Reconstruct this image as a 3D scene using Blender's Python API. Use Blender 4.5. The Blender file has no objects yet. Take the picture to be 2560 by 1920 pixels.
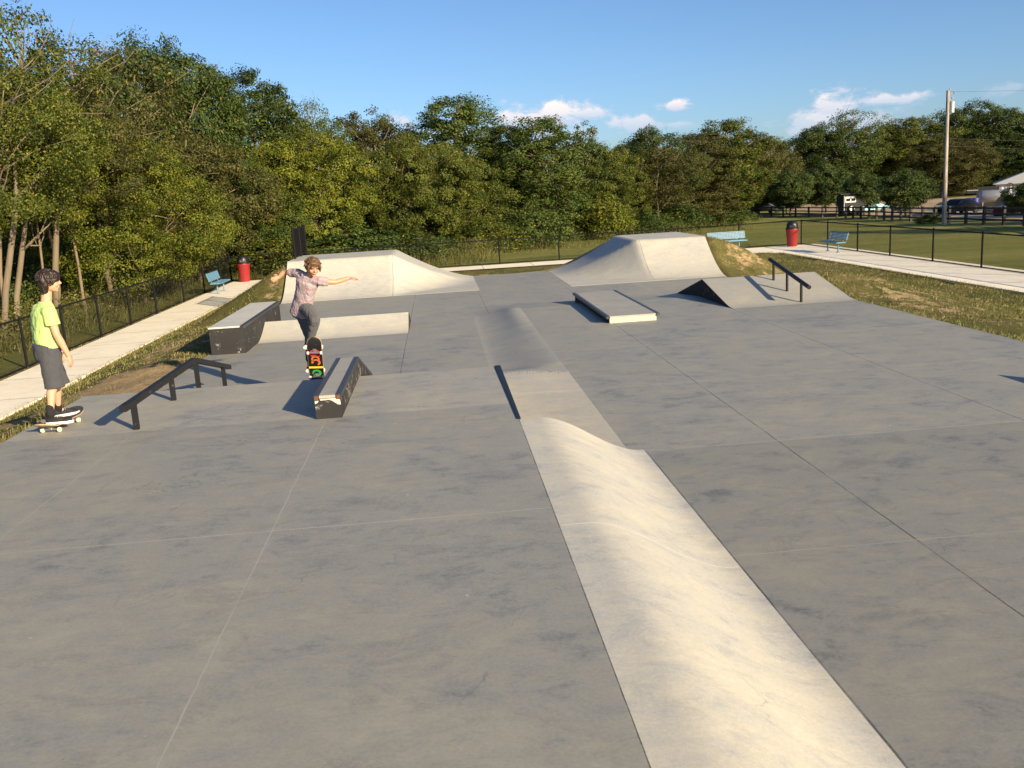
import bpy, bmesh, math, random
import numpy as np
from mathutils import Vector, Matrix, Euler
from math import radians as R_, sin, cos, pi, sqrt, atan2

random.seed(7); rng = np.random.default_rng(7)
S = bpy.context.scene
COL = S.collection

# ------------------------------------------------------------------ camera
CF, PITCH, ROLL, YAW, CH = 2285.0, 0.20774, 0.0596, 0.07042, 3.495     # focal length in px of a 2560 px wide picture
fwd = Vector((sin(YAW)*cos(PITCH), cos(YAW)*cos(PITCH), -sin(PITCH)))
r0 = Vector((cos(YAW), -sin(YAW), 0)); u0 = r0.cross(fwd)
cr = cos(ROLL)*r0 - sin(ROLL)*u0; cu = cr.cross(fwd)
cam = bpy.data.cameras.new('camera'); camo = bpy.data.objects.new('camera', cam); COL.objects.link(camo)
camo.matrix_world = Matrix(((cr.x, cu.x, -fwd.x, 0), (cr.y, cu.y, -fwd.y, 0), (cr.z, cu.z, -fwd.z, CH), (0, 0, 0, 1)))
cam.sensor_fit = 'HORIZONTAL'; cam.sensor_width = 36; cam.lens = 36*CF/2560
cam.clip_start = 0.1; cam.clip_end = 5000
S.camera = camo
def ray(px, py):
    d = fwd*CF + cr*(px-1280) - cu*(py-960); return d.normalized()
def at_dist(px, py, D):
    "point seen at photo pixel (px,py) at horizontal distance D from the camera"
    d = ray(px, py); t = D/math.hypot(d.x, d.y); return Vector((0, 0, CH)) + d*t

# ------------------------------------------------------------------ light, sky, exposure
SUN_AZ = atan2(0.59, -0.80)          # clockwise from +Y towards +X
SUN_EL = R_(18.5)
sd = Vector((sin(SUN_AZ)*cos(SUN_EL), cos(SUN_AZ)*cos(SUN_EL), sin(SUN_EL)))
sun = bpy.data.lights.new('sun', 'SUN'); sun.energy = 4.8; sun.angle = R_(0.5); sun.color = (1.0, 0.82, 0.56)
suno = bpy.data.objects.new('sun', sun); COL.objects.link(suno)
suno.rotation_euler = sd.to_track_quat('Z', 'Y').to_euler(); suno.location = (30, -40, 40)
S.view_settings.view_transform = 'Standard'; S.view_settings.look = 'None'
S.view_settings.exposure = 1.0; S.view_settings.gamma = 1
W = bpy.data.worlds.new('World'); S.world = W; W.use_nodes = True
def build_world():
    nt = W.node_tree; N = nt.nodes; L = nt.links; N.clear()
    out = N.new('ShaderNodeOutputWorld'); bg = N.new('ShaderNodeBackground'); L.new(bg.outputs[0], out.inputs[0])
    sky = N.new('ShaderNodeTexSky'); sky.sky_type = 'NISHITA'; sky.sun_disc = False
    sky.sun_elevation = SUN_EL; sky.sun_rotation = SUN_AZ; sky.altitude = 100
    sky.air_density = 0.8; sky.dust_density = 0.9; sky.ozone_density = 4.5
    bg.inputs['Strength'].default_value = 0.077
    def m(op, a, b=None, c=None, clamp=False):
        n = N.new('ShaderNodeMath'); n.operation = op; n.use_clamp = clamp
        for i, v in enumerate((a, b, c)):
            if v is None: continue
            if isinstance(v, (int, float)): n.inputs[i].default_value = v
            else: L.new(v, n.inputs[i])
        return n.outputs[0]
    tc = N.new('ShaderNodeTexCoord'); sx = N.new('ShaderNodeSeparateXYZ'); L.new(tc.outputs['Generated'], sx.inputs[0])
    x, y, z = sx.outputs
    az = m('ARCTAN2', x, y); el = m('ARCSINE', z)
    no = N.new('ShaderNodeTexNoise'); no.inputs['Scale'].default_value = 30; no.inputs['Detail'].default_value = 10; no.inputs['Roughness'].default_value = 0.62; no.inputs['Distortion'].default_value = .25
    mp = N.new('ShaderNodeMapping'); mp.inputs['Scale'].default_value = (1, 1, 1.9); L.new(tc.outputs['Generated'], mp.inputs[0]); L.new(mp.outputs[0], no.inputs['Vector'])
    nz = m('SUBTRACT', no.outputs['Fac'], 0.5)
    tot = None; lit = None
    clouds = [(1370, 296, 130, 40, 1.0), (1290, 300, 62, 34, .95), (1400, 280, 50, 26, 1.0), (1470, 285, 80, 17, .85), (1683, 264, 50, 15, 1.0), (1580, 305, 75, 26, .8), (1690, 310, 60, 14, .55), (1440, 340, 130, 26, .5),
              (2090, 262, 90, 40, .95), (2200, 250, 110, 18, .85), (2150, 310, 190, 40, .55), (2010, 300, 60, 40, .7), (1010, 300, 45, 22, .9), (2520, 225, 70, 16, .35), (1150, 330, 120, 30, .4)]
    for (px, py, wx, hy, st) in clouds:
        d = ray(px, py); a0 = atan2(d.x, d.y); e0 = math.asin(d.z)
        wa = wx*.97/CF; he = hy*1.0/CF
        dx = m('DIVIDE', m('SUBTRACT', az, a0), wa); dy = m('DIVIDE', m('SUBTRACT', el, e0), he)
        r = m('SQRT', m('ADD', m('MULTIPLY', dx, dx), m('MULTIPLY', dy, dy)))
        k = m('SUBTRACT', 1.0, r)
        k = m('ADD', k, m('MULTIPLY', nz, 3.4))
        k = m('MULTIPLY', m('MULTIPLY', k, 1.7, clamp=True), st)
        tot = k if tot is None else m('MAXIMUM', tot, k)
        # cumulus tops catch the sun, their bases stay blue-grey
        tp = m('MULTIPLY', m('ADD', m('MULTIPLY', dy, 0.55), 0.55, clamp=True), k)
        lit = tp if lit is None else m('MAXIMUM', lit, tp)
    cc = N.new('ShaderNodeMix'); cc.data_type = 'RGBA'; L.new(lit, cc.inputs[0])
    cc.inputs[6].default_value = (3.6, 4.3, 5.6, 1); cc.inputs[7].default_value = (7.6, 6.7, 6.2, 1)
    mx = N.new('ShaderNodeMix'); mx.data_type = 'RGBA'
    L.new(m('MULTIPLY', tot, 0.9), mx.inputs[0]); L.new(sky.outputs[0], mx.inputs[6]); L.new(cc.outputs[2], mx.inputs[7])
    L.new(mx.outputs[2], bg.inputs['Color'])
build_world()

# ------------------------------------------------------------------ helpers
def tag(o, label=None, cat=None, group=None, kind=None):
    if label: o['label'] = label
    if cat: o['category'] = cat
    if group: o['group'] = group
    if kind: o['kind'] = kind
    return o
def wloc(o):
    v = Vector((0, 0, 0))
    while o is not None:
        v = v + Vector(o.location); o = o.parent
    return v
def link(name, me, mat=None, parent=None, loc=None):
    "link a mesh whose vertices are in world space; the origin goes to loc (or to the parent's)"
    o = bpy.data.objects.new(name, me); COL.objects.link(o)
    base = wloc(parent) if parent else Vector((0, 0, 0))
    l = Vector(loc) if loc is not None else base
    if parent: o.parent = parent
    o.location = l - base
    if l.length > 0: me.transform(Matrix.Translation(-l))
    if mat and not me.materials: me.materials.append(mat)
    return o
def from_bm(name, bm, mat=None, parent=None, loc=None, smooth=False, sharp=None):
    me = bpy.data.meshes.new(name); bmesh.ops.recalc_face_normals(bm, faces=bm.faces[:]); bm.to_mesh(me); bm.free()
    if smooth:
        me.polygons.foreach_set('use_smooth', [True]*len(me.polygons))
        if sharp: me.set_sharp_from_angle(angle=R_(sharp))
    return link(name, me, mat, parent, loc)
def empty(name, loc, label, cat, group=None):
    o = bpy.data.objects.new(name, None); COL.objects.link(o); o.location = loc; o.empty_display_size = .2
    return tag(o, label, cat, group)
def np_mesh(name, V, F, attr=None, smooth=False):
    "fast mesh from numpy: V (n,3), F (m,k) with a fixed k"
    me = bpy.data.meshes.new(name); V = np.asarray(V, np.float32); F = np.asarray(F, np.int32)
    me.vertices.add(len(V)); me.vertices.foreach_set('co', V.ravel())
    k = F.shape[1]; me.loops.add(F.size); me.loops.foreach_set('vertex_index', F.ravel())
    me.polygons.add(len(F)); me.polygons.foreach_set('loop_start', np.arange(0, F.size, k, dtype=np.int32))
    if smooth: me.polygons.foreach_set('use_smooth', np.ones(len(F), bool))
    for n, a in (attr or {}).items():
        at = me.attributes.new(n, 'FLOAT', 'POINT'); at.data.foreach_set('value', np.asarray(a, np.float32))
    me.update(calc_edges=True); me.validate(); return me
def box(bm, c, s, rot=None, bev=0):
    M = Matrix.Translation(c) @ (rot.to_4x4() if rot else Matrix()) @ Matrix.Diagonal((s[0], s[1], s[2], 1))
    r = bmesh.ops.create_cube(bm, size=1, matrix=M)
    if bev:
        es = list({e for v in r['verts'] for e in v.link_edges})
        bmesh.ops.bevel(bm, geom=es, offset=bev, segments=2, affect='EDGES')
def box2(bm, a, b, bev=0):
    a = Vector(a); b = Vector(b); box(bm, (a+b)/2, [abs(x) for x in (b-a)], bev=bev)
def frame(d):
    d = Vector(d).normalized(); h = Vector((0, 0, 1)) if abs(d.z) < .9 else Vector((1, 0, 0))
    a = d.cross(h).normalized(); return a, a.cross(d).normalized()
def tube(bm, pts, rad, n=8, square=False, caps=True):
    pts = [Vector(p) for p in pts]; rings = []
    if not hasattr(rad, '__len__'): rad = [rad]*len(pts)
    for i, p in enumerate(pts):
        d = pts[min(i+1, len(pts)-1)] - pts[max(i-1, 0)]
        a, b = frame(d); rg = []
        nn = 4 if square else n
        for k in range(nn):
            t = 2*pi*k/nn + (pi/4 if square else 0)
            rg.append(bm.verts.new(p + (a*cos(t) + b*sin(t))*rad[i]))
        rings.append(rg)
    for A, B in zip(rings, rings[1:]):
        for k in range(len(A)):
            bm.faces.new((A[k], A[(k+1) % len(A)], B[(k+1) % len(A)], B[k]))
    if caps:
        bm.faces.new(rings[0][::-1]); bm.faces.new(rings[-1])
def lathe(bm, c, prof, n=20, axis='Z'):
    rings = []
    for (r, h) in prof:
        rg = []
        for k in range(n):
            t = 2*pi*k/n
            if axis == 'Z': q = Vector((r*cos(t), r*sin(t), h))
            elif axis == 'X': q = Vector((h, r*cos(t), r*sin(t)))
            else: q = Vector((r*cos(t), h, r*sin(t)))
            rg.append(bm.verts.new(Vector(c)+q))
        rings.append(rg)
    for A, B in zip(rings, rings[1:]):
        for k in range(n): bm.faces.new((A[k], A[(k+1) % n], B[(k+1) % n], B[k]))
    bm.faces.new(rings[0][::-1]); bm.faces.new(rings[-1])
def prism(bm, poly, ax, a, b):
    "polygon in the two other axes extruded along axis ax (0=x: poly is (y,z))"
    def mk(p, t): return Vector((t, p[0], p[1])) if ax == 0 else Vector((p[0], t, p[1])) if ax == 1 else Vector((p[0], p[1], t))
    A = [bm.verts.new(mk(p, a)) for p in poly]; B = [bm.verts.new(mk(p, b)) for p in poly]
    bm.faces.new(A); bm.faces.new(B[::-1])
    for i in range(len(poly)): bm.faces.new((A[i], A[(i+1) % len(A)], B[(i+1) % len(A)], B[i]))
def lerp(a, b, t): return a + (b-a)*t
def sstep(t):
    t = np.clip(t, 0, 1); return t*t*(3-2*t)

# ------------------------------------------------------------------ materials
class NT:
    def __init__(s, name):
        s.mat = bpy.data.materials.new(name); s.mat.use_nodes = True; s.t = s.mat.node_tree; s.N = s.t.nodes; s.L = s.t.links
        s.p = s.N['Principled BSDF']; s.out = s.N['Material Output']
    def node(s, t, **kw):
        n = s.N.new(t)
        for k, v in kw.items(): setattr(n, k, v)
        return n
    def put(s, sock, v):
        if isinstance(v, bpy.types.NodeSocket): s.L.new(v, sock)
        elif isinstance(v, (tuple, list)) and len(v) == 3 and sock.type == 'RGBA': sock.default_value = (*v, 1)
        else: sock.default_value = v
    def m(s, op, a, b=None, c=None, clamp=False):
        n = s.node('ShaderNodeMath', operation=op, use_clamp=clamp)
        for i, v in enumerate((a, b, c)):
            if v is not None: s.put(n.inputs[i], v)
        return n.outputs[0]
    def mix(s, f, a, b, blend='MIX'):
        n = s.node('ShaderNodeMix', data_type='RGBA', blend_type=blend); s.put(n.inputs[0], f); s.put(n.inputs[6], a); s.put(n.inputs[7], b); return n.outputs[2]
    def pos(s):
        if not hasattr(s, '_pos'): s._pos = s.node('ShaderNodeNewGeometry').outputs['Position']
        return s._pos
    def obj(s):
        if not hasattr(s, '_obj'): s._obj = s.node('ShaderNodeTexCoord').outputs['Object']
        return s._obj
    def xyz(s, v):
        n = s.node('ShaderNodeSeparateXYZ'); s.put(n.inputs[0], v); return n.outputs
    def noise(s, scale, detail=4, rough=.55, vec=None, stretch=None, dist=0):
        n = s.node('ShaderNodeTexNoise'); n.inputs['Scale'].default_value = scale; n.inputs['Detail'].default_value = detail
        n.inputs['Roughness'].default_value = rough; n.inputs['Distortion'].default_value = dist
        v = vec if vec is not None else s.pos()
        if stretch:
            mp = s.node('ShaderNodeMapping'); mp.inputs['Scale'].default_value = stretch; s.put(mp.inputs[0], v); v = mp.outputs[0]
        s.put(n.inputs['Vector'], v); return n.outputs['Fac']
    def ramp(s, f, stops):
        n = s.node('ShaderNodeValToRGB'); cr_ = n.color_ramp
        while len(cr_.elements) < len(stops): cr_.elements.new(.5)
        for e, (p, c) in zip(cr_.elements, stops):
            e.position = p; e.color = (*c, 1) if len(c) == 3 else c
        s.put(n.inputs[0], f); return n.outputs[0]
    def rng(s, f, a, b, c=0., d=1.):
        n = s.node('ShaderNodeMapRange', clamp=True); s.put(n.inputs[0], f)
        for i, v in enumerate((a, b, c, d)): n.inputs[i+1].default_value = v
        return n.outputs[0]
    def bump(s, h, strength=.3, dist=.01):
        n = s.node('ShaderNodeBump'); n.inputs['Strength'].default_value = strength; n.inputs['Distance'].default_value = dist
        s.put(n.inputs['Height'], h); s.put(s.p.inputs['Normal'], n.outputs[0])
    def fin(s, col=None, rough=None, metal=None, spec=None):
        if col is not None: s.put(s.p.inputs['Base Color'], col)
        if rough is not None: s.put(s.p.inputs['Roughness'], rough)
        if metal is not None: s.put(s.p.inputs['Metallic'], metal)
        if spec is not None: s.put(s.p.inputs['Specular IOR Level'], spec)
        return s.mat
def simple(name, col, rough=.6, metal=0, var=.12, scale=12, bump=0):
    n = NT(name); f = n.noise(scale, 4, vec=n.obj())
    c = n.mix(f, tuple(x*(1-var) for x in col), tuple(min(1, x*(1+var)) for x in col))
    if bump: n.bump(n.noise(scale*6, 3, vec=n.obj()), bump, .004)
    return n.fin(c, rough, metal)

def concrete(name, base=.33, stain=1.0, lines=(), warm=0.0):
    "trowelled concrete: cloudy blue-grey and buff mottling, fine streaks, pale scuffs, specks; lines = joints (axis, coordinate, lo, hi, dark?)"
    n = NT(name); p = n.pos()
    a = n.noise(.55, 6, .62, dist=.6)
    b = n.noise(2.2, 6, .68, stretch=(.8, 1.2, 1), dist=.5)
    c = n.noise(8, 6, .75, stretch=(.72, 1.3, 1), dist=.3)
    v = n.m('ADD', n.m('MULTIPLY', a, .36), n.m('ADD', n.m('MULTIPLY', b, .38), n.m('MULTIPLY', c, .34)))
    k = .32*stain
    d4 = n.noise(4.5, 7, .75, dist=.4); v = n.m('ADD', v, n.m('MULTIPLY', n.m('SUBTRACT', d4, .5), .22*stain))
    w = 1+.05*warm
    g_, b_ = 1.015, .93
    col = n.ramp(v, [(.41, (base*(1-k)*.97*w, base*(1-k)*.98*g_, base*(1-k)*1.03/w*b_)), (.5, (base*.95*w, base*.94*g_, base*.92/w*b_)), (.57, (base*1.05*w, base*1.0*g_, base*.9/w*b_)), (.67, (base*1.22*w, base*1.15*g_, base*.99/w*b_))])
    # pale worn scuffs
    sc = n.noise(3.1, 8, .76, stretch=(.6, 1.5, 1), dist=.9)
    col = n.mix(n.rng(sc, .6, .72, 0, .4), col, (base*1.45, base*1.4, base*1.15))
    bl = n.noise(2.6, 8, .8, stretch=(.7, 1.3, 1), dist=.8)
    col = n.mix(n.rng(bl, .51, .66, 0, .46*stain), col, (base*.58, base*.6, base*.58))
    sp = n.node('ShaderNodeTexVoronoi'); sp.inputs['Scale'].default_value = 7; n.put(sp.inputs['Vector'], p)
    col = n.mix(n.rng(sp.outputs['Distance'], .035, .02, 0, .5), col, (.12, .11, .1))
    fl = n.node('ShaderNodeTexVoronoi'); fl.inputs['Scale'].default_value = 2.3; n.put(fl.inputs['Vector'], p)
    col = n.mix(n.rng(fl.outputs['Distance'], .03, .018, 0, .7), col, (base*1.9, base*1.85, base*1.7))
    # hairline cracks and a few dark wheel scuffs
    wv = n.node('ShaderNodeVectorMath', operation='ADD'); nz_ = n.node('ShaderNodeTexNoise'); nz_.inputs['Scale'].default_value = 1.4; nz_.inputs['Detail'].default_value = 6; n.put(nz_.inputs['Vector'], p)
    sc_ = n.node('ShaderNodeVectorMath', operation='SCALE'); n.put(sc_.inputs[0], nz_.outputs['Color']); sc_.inputs['Scale'].default_value = 1.3; n.put(wv.inputs[0], p); n.put(wv.inputs[1], sc_.outputs[0])
    ce = n.node('ShaderNodeTexVoronoi', feature='DISTANCE_TO_EDGE'); ce.inputs['Scale'].default_value = .42; n.put(ce.inputs['Vector'], wv.outputs[0])
    ck = n.m('MULTIPLY', n.m('LESS_THAN', ce.outputs['Distance'], .0016), n.rng(n.noise(.8, 3), .5, .58, 0, .55)); col = n.mix(ck, col, (base*.4, base*.38, base*.34))
    sf = n.noise(1.1, 3, .6, stretch=(6, .5, 1), dist=2.2); col = n.mix(n.m('MULTIPLY', n.rng(sf, .68, .72, 0, .3), n.rng(n.noise(.5, 2), .5, .6)), col, (base*.45, base*.44, base*.42))
    X = n.xyz(p)
    wob = n.m('MULTIPLY', n.m('SUBTRACT', n.noise(3.0, 3), .5), .02)
    for (ax, c0, lo, hi, dark) in lines:
        d = n.m('ABSOLUTE', n.m('SUBTRACT', n.m('ADD', X[ax], wob), c0))
        wd = .0065 if dark == 1 else .0045 if dark == 3 else .005
        mk = n.m('LESS_THAN', d, wd)
        o = X[1-ax]
        mk = n.m('MULTIPLY', mk, n.m('MULTIPLY', n.m('GREATER_THAN', o, lo), n.m('LESS_THAN', o, hi)))
        halo = n.m('MULTIPLY', n.rng(d, .12, .0, 0, .2), n.m('MULTIPLY', n.m('GREATER_THAN', o, lo), n.m('LESS_THAN', o, hi)))
        halo = n.m('MULTIPLY', halo, n.rng(n.noise(1.3, 4), .4, .6))
        col = n.mix(halo, col, (base*1.4, base*1.33, base*1.14))
        brk = n.rng(n.noise(2.0, 3), .3, .55, .35, 1)
        col = n.mix(n.m('MULTIPLY', mk, brk), col, (.06, .055, .05) if dark == 1 else (base*.42, base*.4, base*.37) if dark == 2 else (base*1.42, base*1.33, base*1.12) if dark == 3 else (base*1.55, base*1.42, base*1.15))
    n.bump(n.noise(45, 5, .7), .12, .004)
    gr = n.noise(55, 3, .8); col = n.mix(n.rng(gr, .35, .68, 0, .3), n.mix(1.0, col, (.84, .84, .85), 'MULTIPLY'), (base*1.35, base*1.3, base*1.18))
    return n.fin(col, n.rng(v, .3, .7, .5, .68), spec=.45)

def black_paint(name, worn=.5):
    n = NT(name); a = n.noise(5, 7, .72, stretch=(1, 1, 1.6), dist=.8); b = n.noise(22, 5, .75, dist=.5)
    v = n.m('ADD', n.m('MULTIPLY', a, .65), n.m('MULTIPLY', b, .35))
    col = n.mix(n.noise(1.5, 4), (.018, .018, .02), (.048, .045, .043))
    col = n.mix(n.rng(v, .62-.1*worn, .68-.06*worn, 0, .75), col, (.4, .37, .31))
    n.bump(n.noise(60, 4), .15, .004)
    return n.fin(col, .85, spec=.2)
M = {}
L1, RZ, L2 = 1.35, .95, .82
XL, XR, YB = -4.45, 8.28, 30.4
M['floor'] = concrete('concrete_floor', .3, 1.25, [
    (0, -1.26, -20, 9.05, 3), (0, -3.17, -20, 9.0, 3), (1, 5.95, -4.45, .65, 0), (1, 9.2, -4.45, .3, 0), (0, .65, -20, 8.49, 1),
    (0, 1.855, -20, 8.45, 1), (0, 3.17, -20, 16.9, 1), (0, 5.71, -20, 17.6, 1), (1, 5.78, 1.86, 8.3, 0), (1, 8.43, 1.86, 8.3, 0), (1, 11.36, 1.7, 8.3, 0), (1, 14.3, 1.7, 8.3, 0),
    (0, 1.695, 8.5, 11.4, 1), (0, -.74, 13, 18.4, 1), (0, -.74, 20.3, 26.2, 1), (0, 1.01, 20.2, 27.6, 1), (0, 3.4, 21.5, 29, 1), (1, 22.4, -4.4, 5.5, 0), (0, 5.3, 21.5, 25.5, 0)])
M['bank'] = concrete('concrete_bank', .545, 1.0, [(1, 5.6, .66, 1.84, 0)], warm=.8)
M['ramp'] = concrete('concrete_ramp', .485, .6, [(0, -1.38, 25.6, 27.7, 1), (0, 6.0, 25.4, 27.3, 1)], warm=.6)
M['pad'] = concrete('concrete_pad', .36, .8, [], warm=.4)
M['ledgetop'] = concrete('ledge_top', .44, .3, [], warm=.2)
M['ledgewhite'] = concrete('ledge_white_top', .6, .3, [], warm=.2)
M['black'] = black_paint('black_painted_concrete', .45)
M['black_worn'] = black_paint('worn_black_paint', .9)
M['steel'] = simple('dark_steel', (.06, .062, .07), .42, .6, .4, 30)
M['rust'] = simple('rusty_steel', (.16, .06, .025), .8, .2, .5, 40, .3)
M['chip'] = simple('chipped_concrete', (.55, .5, .42), .85, 0, .15, 20, .3)
def rail_mat():
    n = NT('black_rail_paint'); a = n.noise(18, 6, .7)
    col = n.mix(n.rng(a, .6, .66, 0, .6), (.012, .012, .014), (.12, .105, .09)); return n.fin(col, .5, spec=.3)
M['rail'] = rail_mat()
M['fence'] = simple('black_fence_vinyl', (.007, .007, .008), .85, 0, .2, 20); M['fence'].node_tree.nodes['Principled BSDF'].inputs['Specular IOR Level'].default_value = .2
def path_mat():
    n = NT('path_concrete'); base = .8
    v = n.m('ADD', n.m('MULTIPLY', n.noise(1.2, 5, .6), .6), n.m('MULTIPLY', n.noise(14, 5, .7), .4))
    col = n.ramp(v, [(.35, (base*.95, base*.87, base*.7)), (.5, (base*1.12, base*1.02, base*.8)), (.7, (base*1.22, base*1.12, base*.88))])
    X = n.xyz(n.pos())
    for ax in (0, 1):
        fr = n.m('FRACT', n.m('DIVIDE', n.m('ADD', X[ax], 100.2), 2.35)); d = n.m('ABSOLUTE', n.m('SUBTRACT', fr, .5))
        if ax == 1: mk = n.m('MULTIPLY', n.m('LESS_THAN', d, .006), n.m('LESS_THAN', X[1], 41.4))
        else: mk = n.m('MULTIPLY', n.m('LESS_THAN', d, .006), n.m('MULTIPLY', n.m('GREATER_THAN', X[1], 42.0), n.m('LESS_THAN', n.m('ABSOLUTE', n.m('SUBTRACT', X[0], 4)), 11.5)))
        col = n.mix(mk, col, (.2, .18, .15))
    # dark dirt spots and a soil-stained edge
    vo = n.node('ShaderNodeTexVoronoi'); vo.inputs['Scale'].default_value = 2.6; n.put(vo.inputs['Vector'], n.pos())
    col = n.mix(n.rng(vo.outputs['Distance'], .07, .04, 0, .55), col, (.16, .13, .08))
    st = n.noise(.8, 6, .7)
    col = n.mix(n.rng(st, .6, .75, 0, .3), col, (.36, .3, .2))
    n.bump(n.noise(60, 3), .1, .003); return n.fin(col, .85)
M['path'] = path_mat()
def ground_mat():
    "grass with dry stalks and bare clay; the vertex value 'dirt' says where the clay shows, 'lawn' where it is mown"
    n = NT('grass_ground')
    at = n.node('ShaderNodeAttribute', attribute_name='dirt').outputs['Fac']
    lw = n.node('ShaderNodeAttribute', attribute_name='lawn').outputs['Fac']
    g = n.m('ADD', n.m('MULTIPLY', n.noise(.5, 5, .65), .45), n.m('ADD', n.m('MULTIPLY', n.noise(3.5, 6, .7), .35), n.m('MULTIPLY', n.noise(28, 4, .8), .25)))
    grass = n.ramp(g, [(.34, (.05, .066, .016)), (.46, (.095, .1, .028)), (.56, (.16, .14, .048)), (.7, (.27, .21, .09))])
    lg = n.m('ADD', n.m('MULTIPLY', n.noise(.16, 5, .6, stretch=(.5, 1.6, 1)), .5), n.m('ADD', n.m('MULTIPLY', n.noise(1.6, 6, .7), .3), n.m('MULTIPLY', n.noise(14, 5, .85), .3)))
    lawn = n.ramp(lg, [(.36, (.085, .11, .024)), (.47, (.15, .17, .04)), (.58, (.225, .22, .062)), (.7, (.31, .27, .1))])
    clay = n.ramp(n.noise(7, 7, .75), [(.3, (.24, .155, .075)), (.5, (.42, .3, .16)), (.7, (.58, .45, .27))])
    col = n.mix(lw, grass, lawn)
    dn = n.m('ADD', at, n.m('MULTIPLY', n.m('SUBTRACT', n.noise(2.4, 6, .72), .5), 2.2))
    dn = n.m('ADD', dn, n.m('MULTIPLY', n.m('SUBTRACT', n.noise(11, 4, .7), .5), .8))
    col = n.mix(n.rng(dn, .42, .62), col, clay)
    n.bump(n.m('ADD', n.noise(14, 6, .8), n.m('MULTIPLY', n.noise(50, 4, .8), .6)), .9, .05)
    return n.fin(col, .95, spec=.1)
M['ground'] = ground_mat()
def gravel_mat():
    n = NT('gravel'); v = n.m('ADD', n.m('MULTIPLY', n.noise(.3, 5), .5), n.m('MULTIPLY', n.noise(9, 5, .8), .5))
    return n.fin(n.ramp(v, [(.35, (.26, .2, .13)), (.55, (.42, .33, .22)), (.7, (.52, .43, .3))]), .95, spec=.1)
M['gravel'] = gravel_mat()
def leaf_mat(name, cols, yellow=.0, ycol=(.26, .2, .02)):
    "leaves: hue from the clump and leaf they belong to; light comes through them"
    n = NT(name)
    lr = n.node('ShaderNodeAttribute', attribute_name='leaf').outputs['Fac']; cl = n.node('ShaderNodeAttribute', attribute_name='clump').outputs['Fac']
    oi = n.node('ShaderNodeObjectInfo').outputs['Random']
    big = n.noise(.35, 3, .5)
    v = n.m('ADD', n.m('MULTIPLY', cl, .38), n.m('ADD', n.m('MULTIPLY', lr, .27), n.m('ADD', n.m('MULTIPLY', big, .3), n.m('MULTIPLY', oi, .08))))
    st = [(.2, cols[0]), (.42, cols[1]), (.62, cols[2]), (.85, cols[3])]
    col = n.ramp(v, st)
    if yellow:
        col = n.mix(n.m('MULTIPLY', n.m('GREATER_THAN', lr, 1-yellow), .85), col, ycol)
    tr = n.node('ShaderNodeBsdfTranslucent'); n.put(tr.inputs[0], n.mix(.5, col, (.1, .11, .012)))
    df = n.p; n.put(df.inputs['Base Color'], col); df.inputs['Roughness'].default_value = .55; df.inputs['Specular IOR Level'].default_value = .25
    ms = n.node('ShaderNodeMixShader'); ms.inputs[0].default_value = .3
    n.L.new(df.outputs[0], ms.inputs[1]); n.L.new(tr.outputs[0], ms.inputs[2]); n.L.new(ms.outputs[0], n.out.inputs[0])
    return n.mat
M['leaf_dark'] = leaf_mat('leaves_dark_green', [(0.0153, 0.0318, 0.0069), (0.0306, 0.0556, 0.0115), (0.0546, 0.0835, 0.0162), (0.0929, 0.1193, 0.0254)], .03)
M['leaf_green'] = leaf_mat('leaves_green', [(0.03, 0.054, 0.0108), (0.055, 0.0891, 0.0168), (0.085, 0.1215, 0.024), (0.1313, 0.1593, 0.036)], .03)
M['leaf_olive'] = leaf_mat('leaves_olive', [(0.0272, 0.0421, 0.0069), (0.0568, 0.0781, 0.0115), (0.0988, 0.125, 0.0185), (0.1544, 0.1796, 0.03)], .08)
M['leaf_yellow'] = leaf_mat('leaves_yellow_green', [(0.0346, 0.0542, 0.0066), (0.0815, 0.1099, 0.0121), (0.142, 0.1716, 0.0176), (0.2223, 0.2408, 0.0242)], .12, (.27, .2, .02))
M['leaf_brown'] = leaf_mat('leaves_brownish', [(0.0303, 0.0337, 0.0088), (0.0582, 0.0621, 0.0144), (0.0908, 0.0918, 0.0209), (0.1339, 0.1296, 0.0309)], .05, (.16, .1, .04))
M['leaf_round'] = leaf_mat('leaves_young_tree', [(.024, .046, .012), (.046, .078, .018), (.076, .115, .026), (.12, .155, .036)], .05, (.18, .14, .02))
M['weed'] = leaf_mat('weed_leaves', [(0.066, 0.0816, 0.018), (0.11, 0.12, 0.027), (0.165, 0.162, 0.042), (0.242, 0.222, 0.07)], .1, (.3, .24, .1))
M['shrub'] = leaf_mat('undergrowth_leaves', [(0.024, 0.0459, 0.0099), (0.042, 0.0756, 0.0154), (0.0696, 0.108, 0.022), (0.108, 0.135, 0.0308)], .04)
M['blade'] = leaf_mat('grass_blades', [(.08, .105, .022), (.13, .145, .036), (.2, .18, .06), (.33, .26, .11)], .14, (.45, .35, .17))
def bark_mat(name, a, b):
    n = NT(name); v = n.noise(6, 6, .7, stretch=(1, 1, .25)); n.bump(v, .6, .03); return n.fin(n.mix(v, a, b), .9, spec=.15)
M['bark'] = bark_mat('bark_grey', (.1, .075, .05), (.26, .2, .14))
M['bark_pale'] = bark_mat('bark_pale', (.1, .078, .052), (.25, .2, .14))
M['bark_dark'] = bark_mat('bark_dark', (.05, .04, .03), (.13, .1, .07))
def pole_mat():
    n = NT('weathered_pole'); v = n.noise(3, 6, .7, stretch=(3, 3, .3)); return n.fin(n.ramp(v, [(.3, (.15, .13, .11)), (.5, (.3, .265, .23)), (.7, (.46, .42, .37))]), .9)
M['pole'] = pole_mat()

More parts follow.
